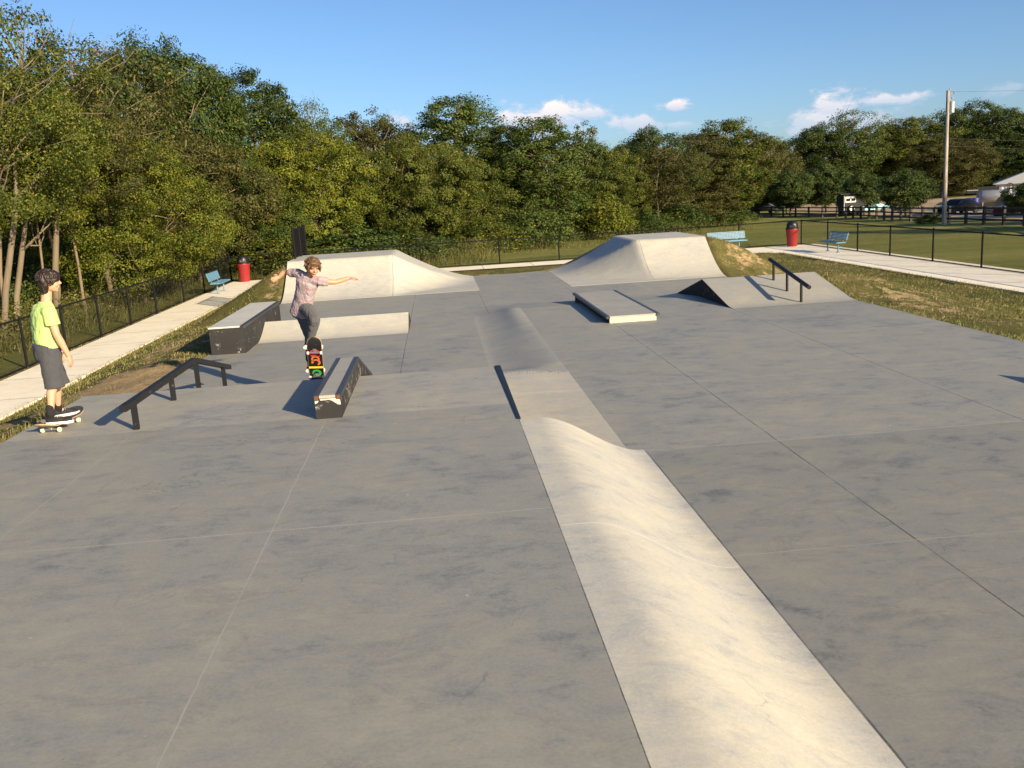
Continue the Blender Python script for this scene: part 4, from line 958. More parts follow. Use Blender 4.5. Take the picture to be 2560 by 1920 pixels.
# vehicles
M['glass'] = simple('dark_car_glass', (.015, .018, .022), .08, 0, .05, 3); M['tyre'] = simple('tyre_rubber', (.012, .012, .012), .85); M['rim'] = simple('wheel_rim', (.5, .5, .5), .3, .7, .1)
M['lampred'] = simple('tail_lamp', (.3, .01, .01), .2); M['lamp'] = simple('head_lamp', (.7, .7, .68), .15); M['white'] = simple('white_paint', (.75, .74, .7), .5, 0, .06)
def car(loc, rz, paint, label, L_=4.6, Wd=1.78, H=1.45, kind='sedan'):
    root = empty('parked_car', loc, label, 'car')
    def add(nm, bm, mt, par=None, smooth=True):
        me = bpy.data.meshes.new(nm); bmesh.ops.recalc_face_normals(bm, faces=bm.faces[:]); bm.to_mesh(me); bm.free(); me.materials.append(mt)
        if smooth: me.polygons.foreach_set('use_smooth', [True]*len(me.polygons)); me.set_sharp_from_angle(angle=R_(35))
        o = bpy.data.objects.new(nm, me); COL.objects.link(o); o.parent = par or root; return o
    bl = H*.62
    # body shell: side outline lofted with a narrower top
    prof = [(-.5, .25), (-.505, .42), (-.49, .56), (-.38, .6), (-.3, .615), (.16, .62), (.3, .58), (.46, .5), (.5, .42), (.498, .22)]
    bm = bmesh.new(); rows = []
    for sy, zs in ((-1, 1), (-.86, 1.02), (.86, 1.02), (1, 1)):
        rows.append([bm.verts.new((x*L_, sy*Wd/2*(1-.06*(abs(x) > .44)), z*H*zs)) for x, z in prof])
    for A, B in zip(rows, rows[1:]):
        for i in range(len(prof)-1): bm.faces.new((A[i], A[i+1], B[i+1], B[i]))
        bm.faces.new((A[-1], A[0], B[0], B[-1]))
    bm.faces.new(rows[0]); bm.faces.new(rows[-1][::-1])
    bmesh.ops.bevel(bm, geom=bm.edges[:], offset=.03, segments=2, affect='EDGES'); add('body', bm, paint)
    if kind == 'sedan': cab = [(-.4, .6), (-.25, .95), (-.1, 1.0), (.08, .985), (.26, .6)]
    elif kind == 'wagon': cab = [(-.47, .6), (-.42, .96), (-.1, 1.0), (.1, .97), (.27, .6)]
    else: cab = [(-.06, .6), (-.03, .98), (.06, 1.0), (.14, .98), (.25, .6)]
    bm = bmesh.new(); A = [bm.verts.new((x*L_, -Wd*(.47 if z < .7 else .37), z*H)) for x, z in cab]; B = [bm.verts.new((x*L_, Wd*(.47 if z < .7 else .37), z*H)) for x, z in cab]
    bm.faces.new(A); bm.faces.new(B[::-1])
    for i in range(len(cab)-1): bm.faces.new((A[i], A[i+1], B[i+1], B[i]))
    bmesh.ops.bevel(bm, geom=bm.edges[:], offset=.05, segments=3, affect='EDGES'); cabo = add('cabin', bm, paint)
    xa, xb = cab[0][0]*L_, cab[-1][0]*L_
    for sy in (-1, 1):
        w = Wd*.475
        for (x0, x1, x2, x3) in ((.88, .5, .5, .62), (.46, .12, .3, .46)) if kind != 'pickup' else ((.85, .2, .35, .7),):
            bm = bmesh.new(); q = lambda f, z: Vector((xa+(xb-xa)*f, sy*(w - (z-.6)/.4*Wd*.1 + .012), z*H))
            vs = [bm.verts.new(q(x0, .64)), bm.verts.new(q(x1, .64)), bm.verts.new(q(x2, .93)), bm.verts.new(q(x3, .93))]; bm.faces.new(vs)
            bmesh.ops.solidify(bm, geom=bm.faces[:], thickness=.008); add('window', bm, M['glass'], cabo, False)
    for nm, i in (('windscreen', len(cab)-2), ('rear_window', 0)):
        a = Vector((cab[i][0]*L_, 0, cab[i][1]*H)); b = Vector((cab[i+1][0]*L_, 0, cab[i+1][1]*H)); n_ = Vector((-(b-a).z, 0, (b-a).x)).normalized()*.012; n_ = n_ if n_.z > 0 else -n_
        bm = bmesh.new(); vs = []
        for t, s_ in ((.12, -.41), (.12, .41), (.88, .335), (.88, -.335)):
            p = a.lerp(b, t if cab[i][1] < .7 else 1-t)+n_; vs.append(bm.verts.new((p.x, s_*Wd, p.z)))
        bm.faces.new(vs); bmesh.ops.solidify(bm, geom=bm.faces[:], thickness=.008); add(nm, bm, M['glass'], cabo, False)
    for sx in (-.31, .31):
        for sy in (-1, 1):
            bm = bmesh.new(); lathe(bm, (sx*L_, sy*Wd*.44, .33), [(.18, -.1), (.3, -.1), (.33, -.06), (.33, .06), (.3, .1), (.18, .1)], 20, 'Y'); t = add('tyre', bm, M['tyre'])
            bm = bmesh.new(); lathe(bm, (sx*L_, sy*(Wd*.44+.07), .33), [(.05, -.02), (.2, -.02), (.2, .02), (.06, .03)], 16, 'Y'); add('rim', bm, M['rim'], t)
    for sy in (-1, 1):
        bm = bmesh.new(); box(bm, (.485*L_, sy*Wd*.36, .43*H), (.1, .3, .12), bev=.02); add('headlight', bm, M['lamp'])
        bm = bmesh.new(); box(bm, (-.495*L_, sy*Wd*.38, .47*H), (.08, .26, .14), bev=.02); add('tail_light', bm, M['lampred'])
        bm = bmesh.new(); box(bm, (.17*L_, sy*Wd*.54, .64*H), (.12, .16, .11), bev=.03); add('mirror', bm, paint)
    root.rotation_euler = (0, 0, rz); return root
pd = simple('navy_car_paint', (.008, .01, .018), .2, .2, .1); pr_ = simple('dark_red_car_paint', (.12, .01, .012), .2, .2, .1); pb = simple('pale_blue_car_paint', (.35, .6, .68), .3, 0, .08)
q = yard(2068, 470, 100); car(q, R_(200), pd, 'dark navy sedan parked behind the utility pole', 4.8, kind='sedan')
q = yard(2200, 478, 86); car(q, R_(165), pr_, 'dark red car parked at the right edge behind the board fence', 4.5, kind='wagon')
q = yard(1872, 463, 112); car(q, R_(20), pb, 'pale blue pickup parked under the young round trees', 5.2, 1.85, 1.6, kind='pickup')
q = yard(1650, 470, 125); car(q, R_(10), pd, 'dark car in the shade at the left end of the board fence', 4.6)
# black camper trailer seen end-on with white window frame and spare wheel
q = yard(1830, 462, 107); M['blk'] = simple('black_trailer_paint', (.02, .02, .023), .35)
r = empty('camper_trailer', q, 'black camper trailer with white framed windows and a white spare wheel', 'trailer')
ay = Vector((-ax.y, ax.x, 0)); RX = Matrix((ax, ay, Vector((0, 0, 1)))).transposed()
def lb(c, s, nm, mt, par=None, bev=.02):
    bm = bmesh.new(); box(bm, q + RX @ Vector(c), s, RX, bev); return from_bm(nm, bm, mt, par or r)
lb((.35, 0, 1.35), (2.3, 2.4, 1.9), 'body', M['blk'], bev=.12)
lb((.1, -.02, 2.38), (2.6, 2.6, .12), 'roof', M['blk'])
f_ = lb((-.1, -1.215, 1.78), (1.15, .05, .62), 'window_frame', M['white']); lb((-.36, -1.235, 1.76), (.44, .05, .3), 'window', M['glass'], f_); lb((.18, -1.235, 1.76), (.44, .05, .3), 'window', M['glass'], f_)
lb((-.76, -1.2, 1.35), (.06, .06, 1.7), 'trim', M['white'])
lb((.9, -1.215, .92), (1.0, .03, .05), 'trim', M['white'])
bm = bmesh.new(); c = q + RX @ Vector((.0, -1.35, .85)); tube(bm, [c-ay*.1, c+ay*.1], .36, 22); w_ = from_bm('spare_wheel', bm, M['tyre'], r)
bm = bmesh.new(); tube(bm, [c-ay*.13, c-ay*.08], .27, 20); from_bm('hub_cover', bm, M['white'], w_)
for s_ in (-.7, 1.2):
    bm = bmesh.new(); c = q + RX @ Vector((s_, 0, .33)); tube(bm, [c-ax*.1, c+ax*.1], .33, 18); from_bm('wheel', bm, M['tyre'], r)
# barn
M['barn'] = simple('white_sheet_metal', (.52, .53, .54), .55, 0, .05, 3); M['roofm'] = simple('pale_metal_roof', (.5, .49, .46), .45, .1, .06, 3)
q = yard(2148, 452, 122)
r = empty('metal_barn', q, 'white sheet metal barn at the right edge behind the silver tank', 'barn')
ay = Vector((q.x, q.y, 0)).normalized(); ax = Vector((ay.y, -ay.x, 0)); RX = Matrix((ax, ay, Vector((0, 0, 1)))).transposed()
zr = at_dist(2214*K, 375*K, 122).z - q.z; ze = at_dist(2148*K, 398*K, 122).z - q.z
W_, D_ = 15.0, 10.0
bm = bmesh.new(); nrib = 70; pts = []
for i in range(nrib+1):
    pts.append((W_*i/nrib, -.02 if i % 2 else .03))
front = [bm.verts.new(q + RX @ Vector((x, d, -.3))) for x, d in pts]; ftop = [bm.verts.new(q + RX @ Vector((x, d, ze))) for x, d in pts]
for i in range(nrib): bm.faces.new((front[i], front[i+1], ftop[i+1], ftop[i]))
for x in (.01, W_-.01):
    bm.faces.new([bm.verts.new(q + RX @ Vector((x, d, z))) for d, z in ((0.03, -.3), (D_, -.3), (D_, ze), (0.03, ze))])
bm.faces.new([bm.verts.new(q + RX @ Vector((x, D_, z))) for x, z in ((.01, -.3), (W_-.01, -.3), (W_-.01, ze), (.01, ze))])
from_bm('wall', bm, M['barn'], r)
bm = bmesh.new(); e0 = [(-.3, -.35, ze-.03), (W_+.3, -.35, ze-.03), (W_+.3, D_+.35, ze-.03), (-.3, D_+.35, ze-.03)]; rg = [(4.6, D_*.5, ze+1.75), (W_-4.6, D_*.5, ze+1.75)]
E_ = [bm.verts.new(q + RX @ Vector(v)) for v in e0]; G_ = [bm.verts.new(q + RX @ Vector(v)) for v in rg]
for f in ((E_[0], E_[1], G_[1], G_[0]), (E_[1], E_[2], G_[1]), (E_[2], E_[3], G_[0], G_[1]), (E_[3], E_[0], G_[0])): bm.faces.new(f)
bm.faces.new(E_[::-1]); from_bm('roof', bm, M['roofm'], r)
bm = bmesh.new(); box(bm, q + RX @ Vector((9.5, -.06, 1.5)), (2.6, .08, 3), RX); from_bm('door', bm, M['galv'], r)
# silver tank on legs
q = yard(2143, 458, 108); M['tankm'] = simple('silver_tank', (.4, .4, .4), .4, .55, .25, 2)
r = empty('storage_tank', q, 'silver horizontal storage tank on legs with a hose in front of the barn', 'tank')
rr = .66; bm = bmesh.new(); c0 = q + Vector((0, 0, 1.35))
pts = [(-1.3, .04), (-1.28, .3), (-1.17, .53), (-.96, .66), (1.3, .66), (1.5, .53), (1.62, .3), (1.64, .04)]
tube(bm, [c0 + ax*p for p, _ in pts], [k for _, k in pts], 24); from_bm('vessel', bm, M['tankm'], r, smooth=True, sharp=50)
for s_ in (-.9, 1.15):
    for d in (-.35, .35):
        bm = bmesh.new(); c = q + ax*s_ + ay*d; tube(bm, [c-Vector((0, 0, .1)), c+Vector((0, 0, .95))], .05, 6); from_bm('leg', bm, M['galv'], r)
bm = bmesh.new(); tube(bm, [c0+ax*t+Vector((0, 0, z))-ay*.68 for t, z in ((1.0, -1.2), (1.0, -.2), (1.1, .35), (1.4, .66), (1.7, .8))], .045, 6); from_bm('hose', bm, M['tyre'], r)
bm = bmesh.new()
for k in range(14): 
    a0, a1 = 2*pi*k/14, 2*pi*(k+1)/14
    tube(bm, [c0+ax*(1.5+.28*cos(t))+Vector((0, 0, 1.0+.28*sin(t)))-ay*.4 for t in (a0, a1)], .04, 5)
tube(bm, [c0+ax*1.5+Vector((0, 0, .5))-ay*.4, c0+ax*1.5+Vector((0, 0, 1.3))-ay*.4], .04, 5); from_bm('hose_reel', bm, M['tyre'], r)
# dark shed, barrels, red machine
q = yard(2112, 456, 114); M['shed'] = simple('dark_shed_boards', (.03, .028, .03), .8)
r = empty('small_shed', q, 'dark open shed with a pale tin lean-to roof left of the tank', 'shed')
bm = bmesh.new(); box(bm, q + RX @ Vector((.9, 1, 1.1)), (2.2, 2, 2.2), RX); from_bm('wall', bm, M['shed'], r)
bm = bmesh.new(); box(bm, q + RX @ Vector((-.6, .4, 1.75)), (1.1, 1.4, .08), RX @ Euler((R_(-14), 0, 0)).to_matrix()); from_bm('roof', bm, M['roofm'], r)
M['barrel'] = simple('blue_barrel_plastic', (.02, .03, .2), .45)
for i, x in enumerate((2094, 2104)):
    q = yard(x, 462, 106); bm = bmesh.new(); lathe(bm, q, [(.4, 0), (.44, .05), (.44, .42), (.47, .45), (.44, .48), (.44, .88), (.47, .91), (.44, .94), (.42, 1.35), (.3, 1.38)], 18)
    tag(from_bm('barrel', bm, M['barrel'], smooth=True, sharp=40, loc=q), ('blue plastic barrel nearer the utility pole', 'blue plastic barrel nearer the silver tank')[i], 'barrel', 'blue barrels beside the shed')
q = yard(2190, 458, 104); M['machred'] = simple('red_machine_paint', (.12, .015, .012), .45)
r = empty('farm_tractor', q, 'small shaded red tractor between the silver tank and the barn', 'tractor')
bm = bmesh.new(); box(bm, q + RX @ Vector((0, 0, 1.0)), (1.9, .7, .7), RX, .08); from_bm('hood', bm, M['machred'], r)
bm = bmesh.new(); tube(bm, [q + RX @ Vector((.5, 0, 1.3)), q + RX @ Vector((.5, 0, 2.0))], .05, 6); from_bm('exhaust', bm, M['tyre'], r)
bm = bmesh.new(); box(bm, q + RX @ Vector((-1.0, 0, 1.45)), (.5, .6, .6), RX, .08); from_bm('seat', bm, M['tyre'], r)
for (s_, rad_) in ((-.9, .75), (.8, .45)):
    for d in (-.6, .6):
        bm = bmesh.new(); c = q + RX @ Vector((s_, d, rad_)); tube(bm, [c-ay*.15, c+ay*.15], rad_, 18); from_bm('wheel', bm, M['tyre'], r)

# ------------------------------------------------------------------ skateboards
M['grip'] = simple('grip_tape', (.03, .03, .032), .95, 0, .25, 60, .4); M['maple'] = simple('maple_ply', (.45, .3, .16), .5); M['boardblack'] = simple('black_board_underside', (.012, .012, .013), .3)
M['trucks'] = simple('truck_metal', (.4, .39, .38), .35, .8, .1); M['wheelcream'] = simple('cream_wheel', (.75, .72, .42), .45); M['wheelwhite'] = simple('white_wheel', (.62, .5, .48), .45)
def skateboard(MX, label, wheelmat, under, graphics=()):
    "MX maps board space (x to the nose, y across, z up through the deck) to the world; deck top at z=0"
    root = empty('skateboard', MX.translation, label, 'skateboard')
    L_, Wd = .79, .2
    def half(x):
        e = L_/2 - abs(x); r = Wd*.5
        return r if e > .1 else r*sqrt(max(0, 1-((.1-e)/.1)**2.3))
    def zz(x): return .055*max(0, (abs(x)-.225)/.17)**1.35
    xs = sorted(set([round(v, 4) for v in np.concatenate([np.linspace(-.395, -.29, 12), np.linspace(-.29, .29, 15), np.linspace(.29, .395, 12)])]))
    def slab(z0, z1, inset):
        bm = bmesh.new(); rows = []
        for x in xs:
            h = max(half(x)-inset, .004); rows.append([[bm.verts.new((x, h*s, zz(x)+z+.004*abs(s)**2)) for s in (-1, -.5, 0, .5, 1)] for z in (z0, z1)])
        for A, B in zip(rows, rows[1:]):
            for k in range(4):
                bm.faces.new((A[1][k], A[1][k+1], B[1][k+1], B[1][k])); bm.faces.new((A[0][k], B[0][k], B[0][k+1], A[0][k+1]))
            for k in (0, 4): bm.faces.new((A[0][k], A[1][k], B[1][k], B[0][k]))
        for E_ in (rows[0], rows[-1]):
            for k in range(4): bm.faces.new((E_[0][k], E_[0][k+1], E_[1][k+1], E_[1][k]))
        bm.transform(MX); return bm
    from_bm('deck', slab(-.0115, -.0015, 0), M['maple'], root, smooth=True, sharp=40)
    from_bm('grip_tape', slab(-.0012, .0005, .002), M['grip'], root, smooth=True, sharp=40)
    from_bm('underside', slab(-.0135, -.0118, .004), under, root, smooth=True, sharp=40)
    for sx in (-.2, .2):
        bm = bmesh.new(); box(bm, (sx, 0, -.017), (.085, .055, .008), bev=.002); box(bm, (sx, 0, -.032), (.05, .04, .03), bev=.008); tube(bm, [(sx, -.075, -.055), (sx, -.03, -.048), (sx, .03, -.048), (sx, .075, -.055)], [.009, .014, .014, .009], 8); tube(bm, [(sx, -.105, -.055), (sx, .105, -.055)], .005, 6)
        bm.transform(MX); t = from_bm('truck', bm, M['trucks'], root, smooth=True, sharp=40)
        for sy in (-1, 1):
            bm = bmesh.new(); lathe(bm, (sx, sy*.088, -.055), [(.012, -.016), (.02, -.016), (.0245, -.01), (.0245, .01), (.02, .016), (.012, .016)], 18, 'Y'); bm.transform(MX); from_bm('wheel', bm, wheelmat, t, smooth=True, sharp=40)
    for (nm, polys, mt) in graphics:
        bm = bmesh.new()
        for poly in polys:
            top_ = []
            for (x, y) in poly: top_.append(bm.verts.new((x, y, zz(x)-.0146)))
            bm.faces.new(top_)
        bm.transform(MX); from_bm(nm, bm, mt, root)
    return root
# the boy's rolling board
MX = Matrix.Translation((-4.07, 9.64, L1+.083)) @ Matrix.Rotation(R_(84), 4, 'Z')
skateboard(MX, 'black topped skateboard with cream wheels under the boy in the green shirt', M['wheelcream'], M['maple'])
# the skater's board, popped nose up, black underside towards the camera
tail = Vector((-1.815, 12.66, .99)); nose = Vector((-1.765, 12.35, 1.705)); xb_ = (nose-tail).normalized(); nb = -(Vector((0.03, -1, 0)) - xb_*Vector((0.03, -1, 0)).dot(xb_)).normalized(); yb_ = nb.cross(xb_).normalized()
MB_ = Matrix((xb_, yb_, nb)).transposed().to_4x4(); MB_.translation = tail.lerp(nose, .5)
def arc(cx, cy, r1, r2, a0, a1, n=14):
    q = []
    for i in range(n):
        t0, t1 = R_(a0+(a1-a0)*i/n), R_(a0+(a1-a0)*(i+1)/n)
        q.append([(cx+r*cos(t), cy+r*sin(t)*1.15) for r, t in ((r1, t0), (r2, t0), (r2, t1), (r1, t1))])
    return q
gm = {k: simple('board_ink_'+k, c, .35) for k, c in dict(red=(.62, .03, .03), orange=(.55, .13, .04), yellow=(.75, .6, .03), green=(.03, .3, .06)).items()}
red = [[(.165+.062*cos(t)*(1 if cos(t) > 0 else .75), .078*sin(t)) for t in np.linspace(0, 2*pi, 22, endpoint=False)]]
orange = arc(.075, .0, .028, .05, -150, 120) + arc(.02, .004, .03, .055, -110, 150) + [[(.115, -.05), (.115, .06), (.13, .06), (.13, -.05)]]
yellow = [[(-.075, -.097), (-.075, .097), (-.045, .097), (-.045, -.097)]]
green = arc(-.155, 0, .03, .058, -60, 235) + [[(-.12, -.05), (-.165, -.062), (-.165, -.045), (-.13, -.03)]]
skateboard(MB_, 'skateboard standing nose up under the airborne skater, black underside with red, yellow and green graphic', M['wheelwhite'], M['boardblack'], [('graphic', red, gm['red']), ('graphic', orange, gm['orange']), ('graphic', yellow, gm['yellow']), ('graphic', green, gm['green'])])

# ------------------------------------------------------------------ people
def skin_mat(name, c, red_=.12):
    n = NT(name); v = n.noise(9, 4); col = n.mix(v, (c[0]*.9, c[1]*.85, c[2]*.82), (c[0]*1.06, c[1]*1.02, c[2]))
    n.p.inputs['Subsurface Weight'].default_value = .12; n.p.inputs['Subsurface Radius'].default_value = (.02, .008, .004)
    return n.fin(col, .5, spec=.35)
M['skin'] = skin_mat('skin_fair', (.56, .33, .215)); M['skin2'] = skin_mat('skin_tanned', (.5, .27, .16))
def cloth(name, c, stripes=None, axis=None, wr=.5):
    n = NT(name); v = n.noise(14, 5, .6, vec=n.pos()); col = n.mix(v, tuple(x*.86 for x in c), tuple(min(1, x*1.1) for x in c))
    if stripes:
        d = n.node('ShaderNodeVectorMath', operation='DOT_PRODUCT'); n.put(d.inputs[0], n.pos()); d.inputs[1].default_value = axis
        w = n.m('ADD', d.outputs['Value'], n.m('MULTIPLY', n.m('SUBTRACT', n.noise(6, 2), .5), .02))
        for (period, ph, width, sc, amt) in stripes:
            fr_ = n.m('FRACT', n.m('ADD', n.m('DIVIDE', w, period), ph)); mk = n.rng(n.m('ABSOLUTE', n.m('SUBTRACT', fr_, .5)), width*.5+.03, width*.5-.03, 0, amt)
            col = n.mix(mk, col, sc)
    n.bump(n.noise(9, 3, .5, stretch=(1, 1, .5), dist=1.5), wr, .03)
    n.p.inputs['Sheen Weight'].default_value = .1
    return n.fin(col, .9, spec=.15)
M['lime'] = cloth('lime_green_cotton', (.46, .64, .2)); M['shorts'] = cloth('charcoal_shorts_cloth', (.06, .062, .07)); M['denim'] = cloth('grey_denim', (.095, .093, .096), wr=.8)
M['hair_dark'] = simple('dark_brown_hair', (.022, .011, .008), .45, 0, .5, 40, .6); M['hair_brown'] = simple('brown_hair', (.1, .052, .022), .5, 0, .5, 40, .6)
M['shoe'] = simple('black_canvas', (.014, .014, .016), .8); M['sole'] = simple('white_rubber', (.72, .71, .68), .6, 0, .06); M['sock'] = simple('black_sock', (.012, .012, .013), .95)
M['eye'] = simple('eye', (.03, .018, .012), .2); M['eyewhite'] = simple('eye_white', (.42, .36, .33), .4); M['lip'] = simple('lips', (.38, .14, .11), .5); M['lace'] = simple('white_lace', (.65, .65, .64), .8); M['brow'] = simple('eyebrow', (.05, .026, .012), .8)
def ell(bm, c, A, n=14):
    "ellipsoid: A = three axis vectors already scaled by their radii"
    m = Matrix((A[0], A[1], A[2])).transposed().to_4x4(); m.translation = Vector(c)
    bmesh.ops.create_uvsphere(bm, u_segments=n, v_segments=max(8, n*2//3), radius=1, matrix=m)
def cap(bm, a, ra, b, rb, n=12):
    a = Vector(a); b = Vector(b); tube(bm, [a, b], [ra, rb], n)
    for p, r in ((a, ra), (b, rb)):
        bmesh.ops.create_uvsphere(bm, u_segments=n, v_segments=8, radius=r, matrix=Matrix.Translation(p))
def chain(bm, pts, rad):
    for i in range(len(pts)-1): cap(bm, pts[i], rad[i], pts[i+1], rad[i+1])
def ringloft(bm, rings):
    "rings: (centre, u axis scaled, v axis scaled, squareness)"
    R = []
    for (c, u, v, sq) in rings:
        rg = []
        for k in range(28):
            t = 2*pi*k/28; cx = abs(cos(t))**sq*(1 if cos(t) > 0 else -1); sx = abs(sin(t))**sq*(1 if sin(t) > 0 else -1)
            rg.append(bm.verts.new(Vector(c)+u*cx+v*sx))
        R.append(rg)
    for A, B in zip(R, R[1:]):
        for k in range(28): bm.faces.new((A[k], A[(k+1) % 28], B[(k+1) % 28], B[k]))
    bm.faces.new(R[0][::-1]); bm.faces.new(R[-1])
TEX = bpy.data.textures.new('cloth_folds', 'CLOUDS'); TEX.noise_scale = .075; TEX.noise_depth = 2
def fuse(name, bm, vox, mat, parent, it=3, disp=None):
    "one continuous surface out of overlapping volumes"
    me = bpy.data.meshes.new(name); bmesh.ops.recalc_face_normals(bm, faces=bm.faces[:]); bm.to_mesh(me); bm.free()
    o = bpy.data.objects.new('tmp', me); COL.objects.link(o)
    m = o.modifiers.new('r', 'REMESH'); m.mode = 'VOXEL'; m.voxel_size = vox; m.use_smooth_shade = True
    if it: s = o.modifiers.new('s', 'SMOOTH'); s.iterations = it; s.factor = .5
    if disp:
        d_ = o.modifiers.new('d', 'DISPLACE'); d_.texture = TEX; d_.texture_coords = 'GLOBAL'; d_.strength = disp; d_.mid_level = .5
    dg = bpy.context.evaluated_depsgraph_get(); dg.update()
    out = bpy.data.meshes.new_from_object(o.evaluated_get(dg)); bpy.data.objects.remove(o); bpy.data.meshes.remove(me)
    out.polygons.foreach_set('use_smooth', [True]*len(out.polygons)); out.materials.clear()
    return link(name, out, mat, parent)
def hand(bm, w, d, n, side, curl=.5, s=1.0, spread=.1, thumb=.6):
    "w wrist, d direction of the palm, n palm normal (fingers curl towards n), side = direction of the thumb"
    d = Vector(d).normalized(); n = Vector(n); n = (n-d*n.dot(d)).normalized(); sd_ = Vector(side); sd_ = (sd_-d*sd_.dot(d)-n*sd_.dot(n)).normalized()
    w = Vector(w); k = w + d*.082*s
    ell(bm, w+d*.045*s, (d*.052*s, sd_*.036*s, n*.015*s)); cap(bm, w, .021*s, w+d*.03*s, .02*s)
    for i, (o_, L_, r_) in enumerate(((.028, .066, .0082), (.0095, .074, .0085), (-.0095, .069, .008), (-.028, .054, .007))):
        p = k + sd_*o_*s - d*(.006*abs(i-1.2))*s; dr = (d + sd_*o_*spread*20).normalized(); rr = r_*s
        cap(bm, k - d*.03*s + sd_*o_*.8*s, rr*1.1, p, rr*1.05, 8)
        a = curl*(.7+.18*i)
        for f_, q in ((.45, .35), (.32, .8), (.23, 1.15)):
            t = a*q; e = p + (dr*cos(t) + n*sin(t))*L_*f_*s; cap(bm, p, rr, e, rr*.92, 8); p = e; rr *= .92; a += curl*.25
    b = w + d*.022*s + sd_*.026*s; m1 = b + (d*.55+sd_*.8+n*.3).normalized()*.036*s; m2 = m1 + (d*.85+sd_*.35*thumb+n*.35).normalized()*.03*s; m3 = m2 + (d+n*.25).normalized()*.022*s
    cap(bm, w+d*.012*s+sd_*.012*s, .014*s, b, .0125*s, 8); cap(bm, b, .0125*s, m1, .0105*s, 8); cap(bm, m1, .0105*s, m2, .0092*s, 8); cap(bm, m2, .0092*s, m3, .0075*s, 8)
def head_shape(bm, c, f, l, u, s=1.0):
    c = Vector(c); k = s
    ell(bm, c+u*.025*k-f*.008*k, (f*.096*k, l*.076*k, u*.088*k), 20)
    ell(bm, c+f*.02*k-u*.025*k, (f*.072*k, l*.062*k, u*.075*k), 18)
    ell(bm, c+f*.04*k-u*.072*k, (f*.042*k, l*.04*k, u*.034*k)); ell(bm, c+f*.066*k-u*.094*k, (f*.017*k, l*.02*k, u*.015*k))
    cap(bm, c+f*.089*k+u*.012*k, .0085*k, c+f*.108*k-u*.02*k, .0115*k, 8); ell(bm, c+f*.094*k-u*.024*k, (f*.014*k, l*.018*k, u*.009*k))
    ell(bm, c+f*.083*k-u*.052*k, (f*.014*k, l*.023*k, u*.008*k)); ell(bm, c+f*.08*k-u*.064*k, (f*.013*k, l*.02*k, u*.008*k))
    ell(bm, c+f*.078*k+u*.028*k, (f*.016*k, l*.05*k, u*.011*k))
    for sg in (-1, 1):
        ell(bm, c-f*.006*k+l*sg*.075*k-u*.005*k, (f*.019*k, l*.009*k, u*.031*k)); ell(bm, c+f*.055*k+l*sg*.04*k-u*.03*k, (f*.028*k, l*.022*k, u*.024*k))
def face_parts(root_body, c, f, l, u, s, browmat):
    k = s
    for sg in (-1, 1):
        bm = bmesh.new(); ell(bm, c+f*.079*k+l*sg*.031*k+u*.006*k, (f*.011*k, l*.0125*k, u*.0045*k), 10); e = from_bm('eye', bm, M['eyewhite'], root_body, smooth=True)
        bm = bmesh.new(); ell(bm, c+f*.0865*k+l*sg*.031*k+u*.004*k, (f*.0048*k, l*.0062*k, u*.0062*k), 10); from_bm('iris', bm, M['eye'], e, smooth=True)
        bm = bmesh.new(); cap(bm, c+f*.0905*k+l*sg*.014*k+u*.027*k, .0042*k, c+f*.08*k+l*sg*.052*k+u*.027*k, .003*k, 6); from_bm('eyebrow', bm, browmat, root_body, smooth=True)
    bm = bmesh.new(); cap(bm, c+f*.094*k-l*.019*k-u*.0575*k, .0034*k, c+f*.094*k+l*.019*k-u*.0575*k, .0034*k, 8); ell(bm, c+f*.0955*k-u*.0575*k, (f*.004*k, l*.016*k, u*.0065*k)); from_bm('lips', bm, M['lip'], root_body, smooth=True)
def shoe(root, heel, d, up, length, label=None):
    heel = Vector(heel); d = Vector(d).normalized(); up = Vector(up); up = (up-d*up.dot(d)).normalized(); s_ = up.cross(d); L_ = length
    bm = bmesh.new()
    ell(bm, heel+d*L_*.16+up*.05, (d*L_*.15, s_*.036, up*.045)); ell(bm, heel+d*L_*.45+up*.042, (d*L_*.34, s_*.04, up*.034)); ell(bm, heel+d*L_*.75+up*.032, (d*L_*.21, s_*.045, up*.026))
    cap(bm, heel+d*L_*.17+up*.05, .036, heel+d*L_*.2+up*.09, .036)
    sh = fuse('shoe', bm, .006, M['shoe'], root, 3)
    bm = bmesh.new(); out_ = []
    for t in np.linspace(0, 2*pi, 30, endpoint=False):
        a = L_*.5 + L_*.5*cos(t); w = (.046 if cos(t) > 0 else .038)*abs(sin(t))**.7*(1 if sin(t) > 0 else -1); out_.append(heel+d*a+s_*w)
    A = [bm.verts.new(p) for p in out_]; B = [bm.verts.new(p+up*.026) for p in out_]; bm.faces.new(A[::-1]); bm.faces.new(B)
    for i in range(30): bm.faces.new((A[i], A[(i+1) % 30], B[(i+1) % 30], B[i]))
    from_bm('sole', bm, M['sole'], sh, smooth=True, sharp=50)
    bm = bmesh.new()
    for i in range(4):
        a = heel+d*L_*(.38+.08*i)+up*(.078-.006*i); cap(bm, a-s_*.02, .0035, a+s_*.02, .0035, 6)
    from_bm('laces', bm, M['lace'], sh)
    return sh

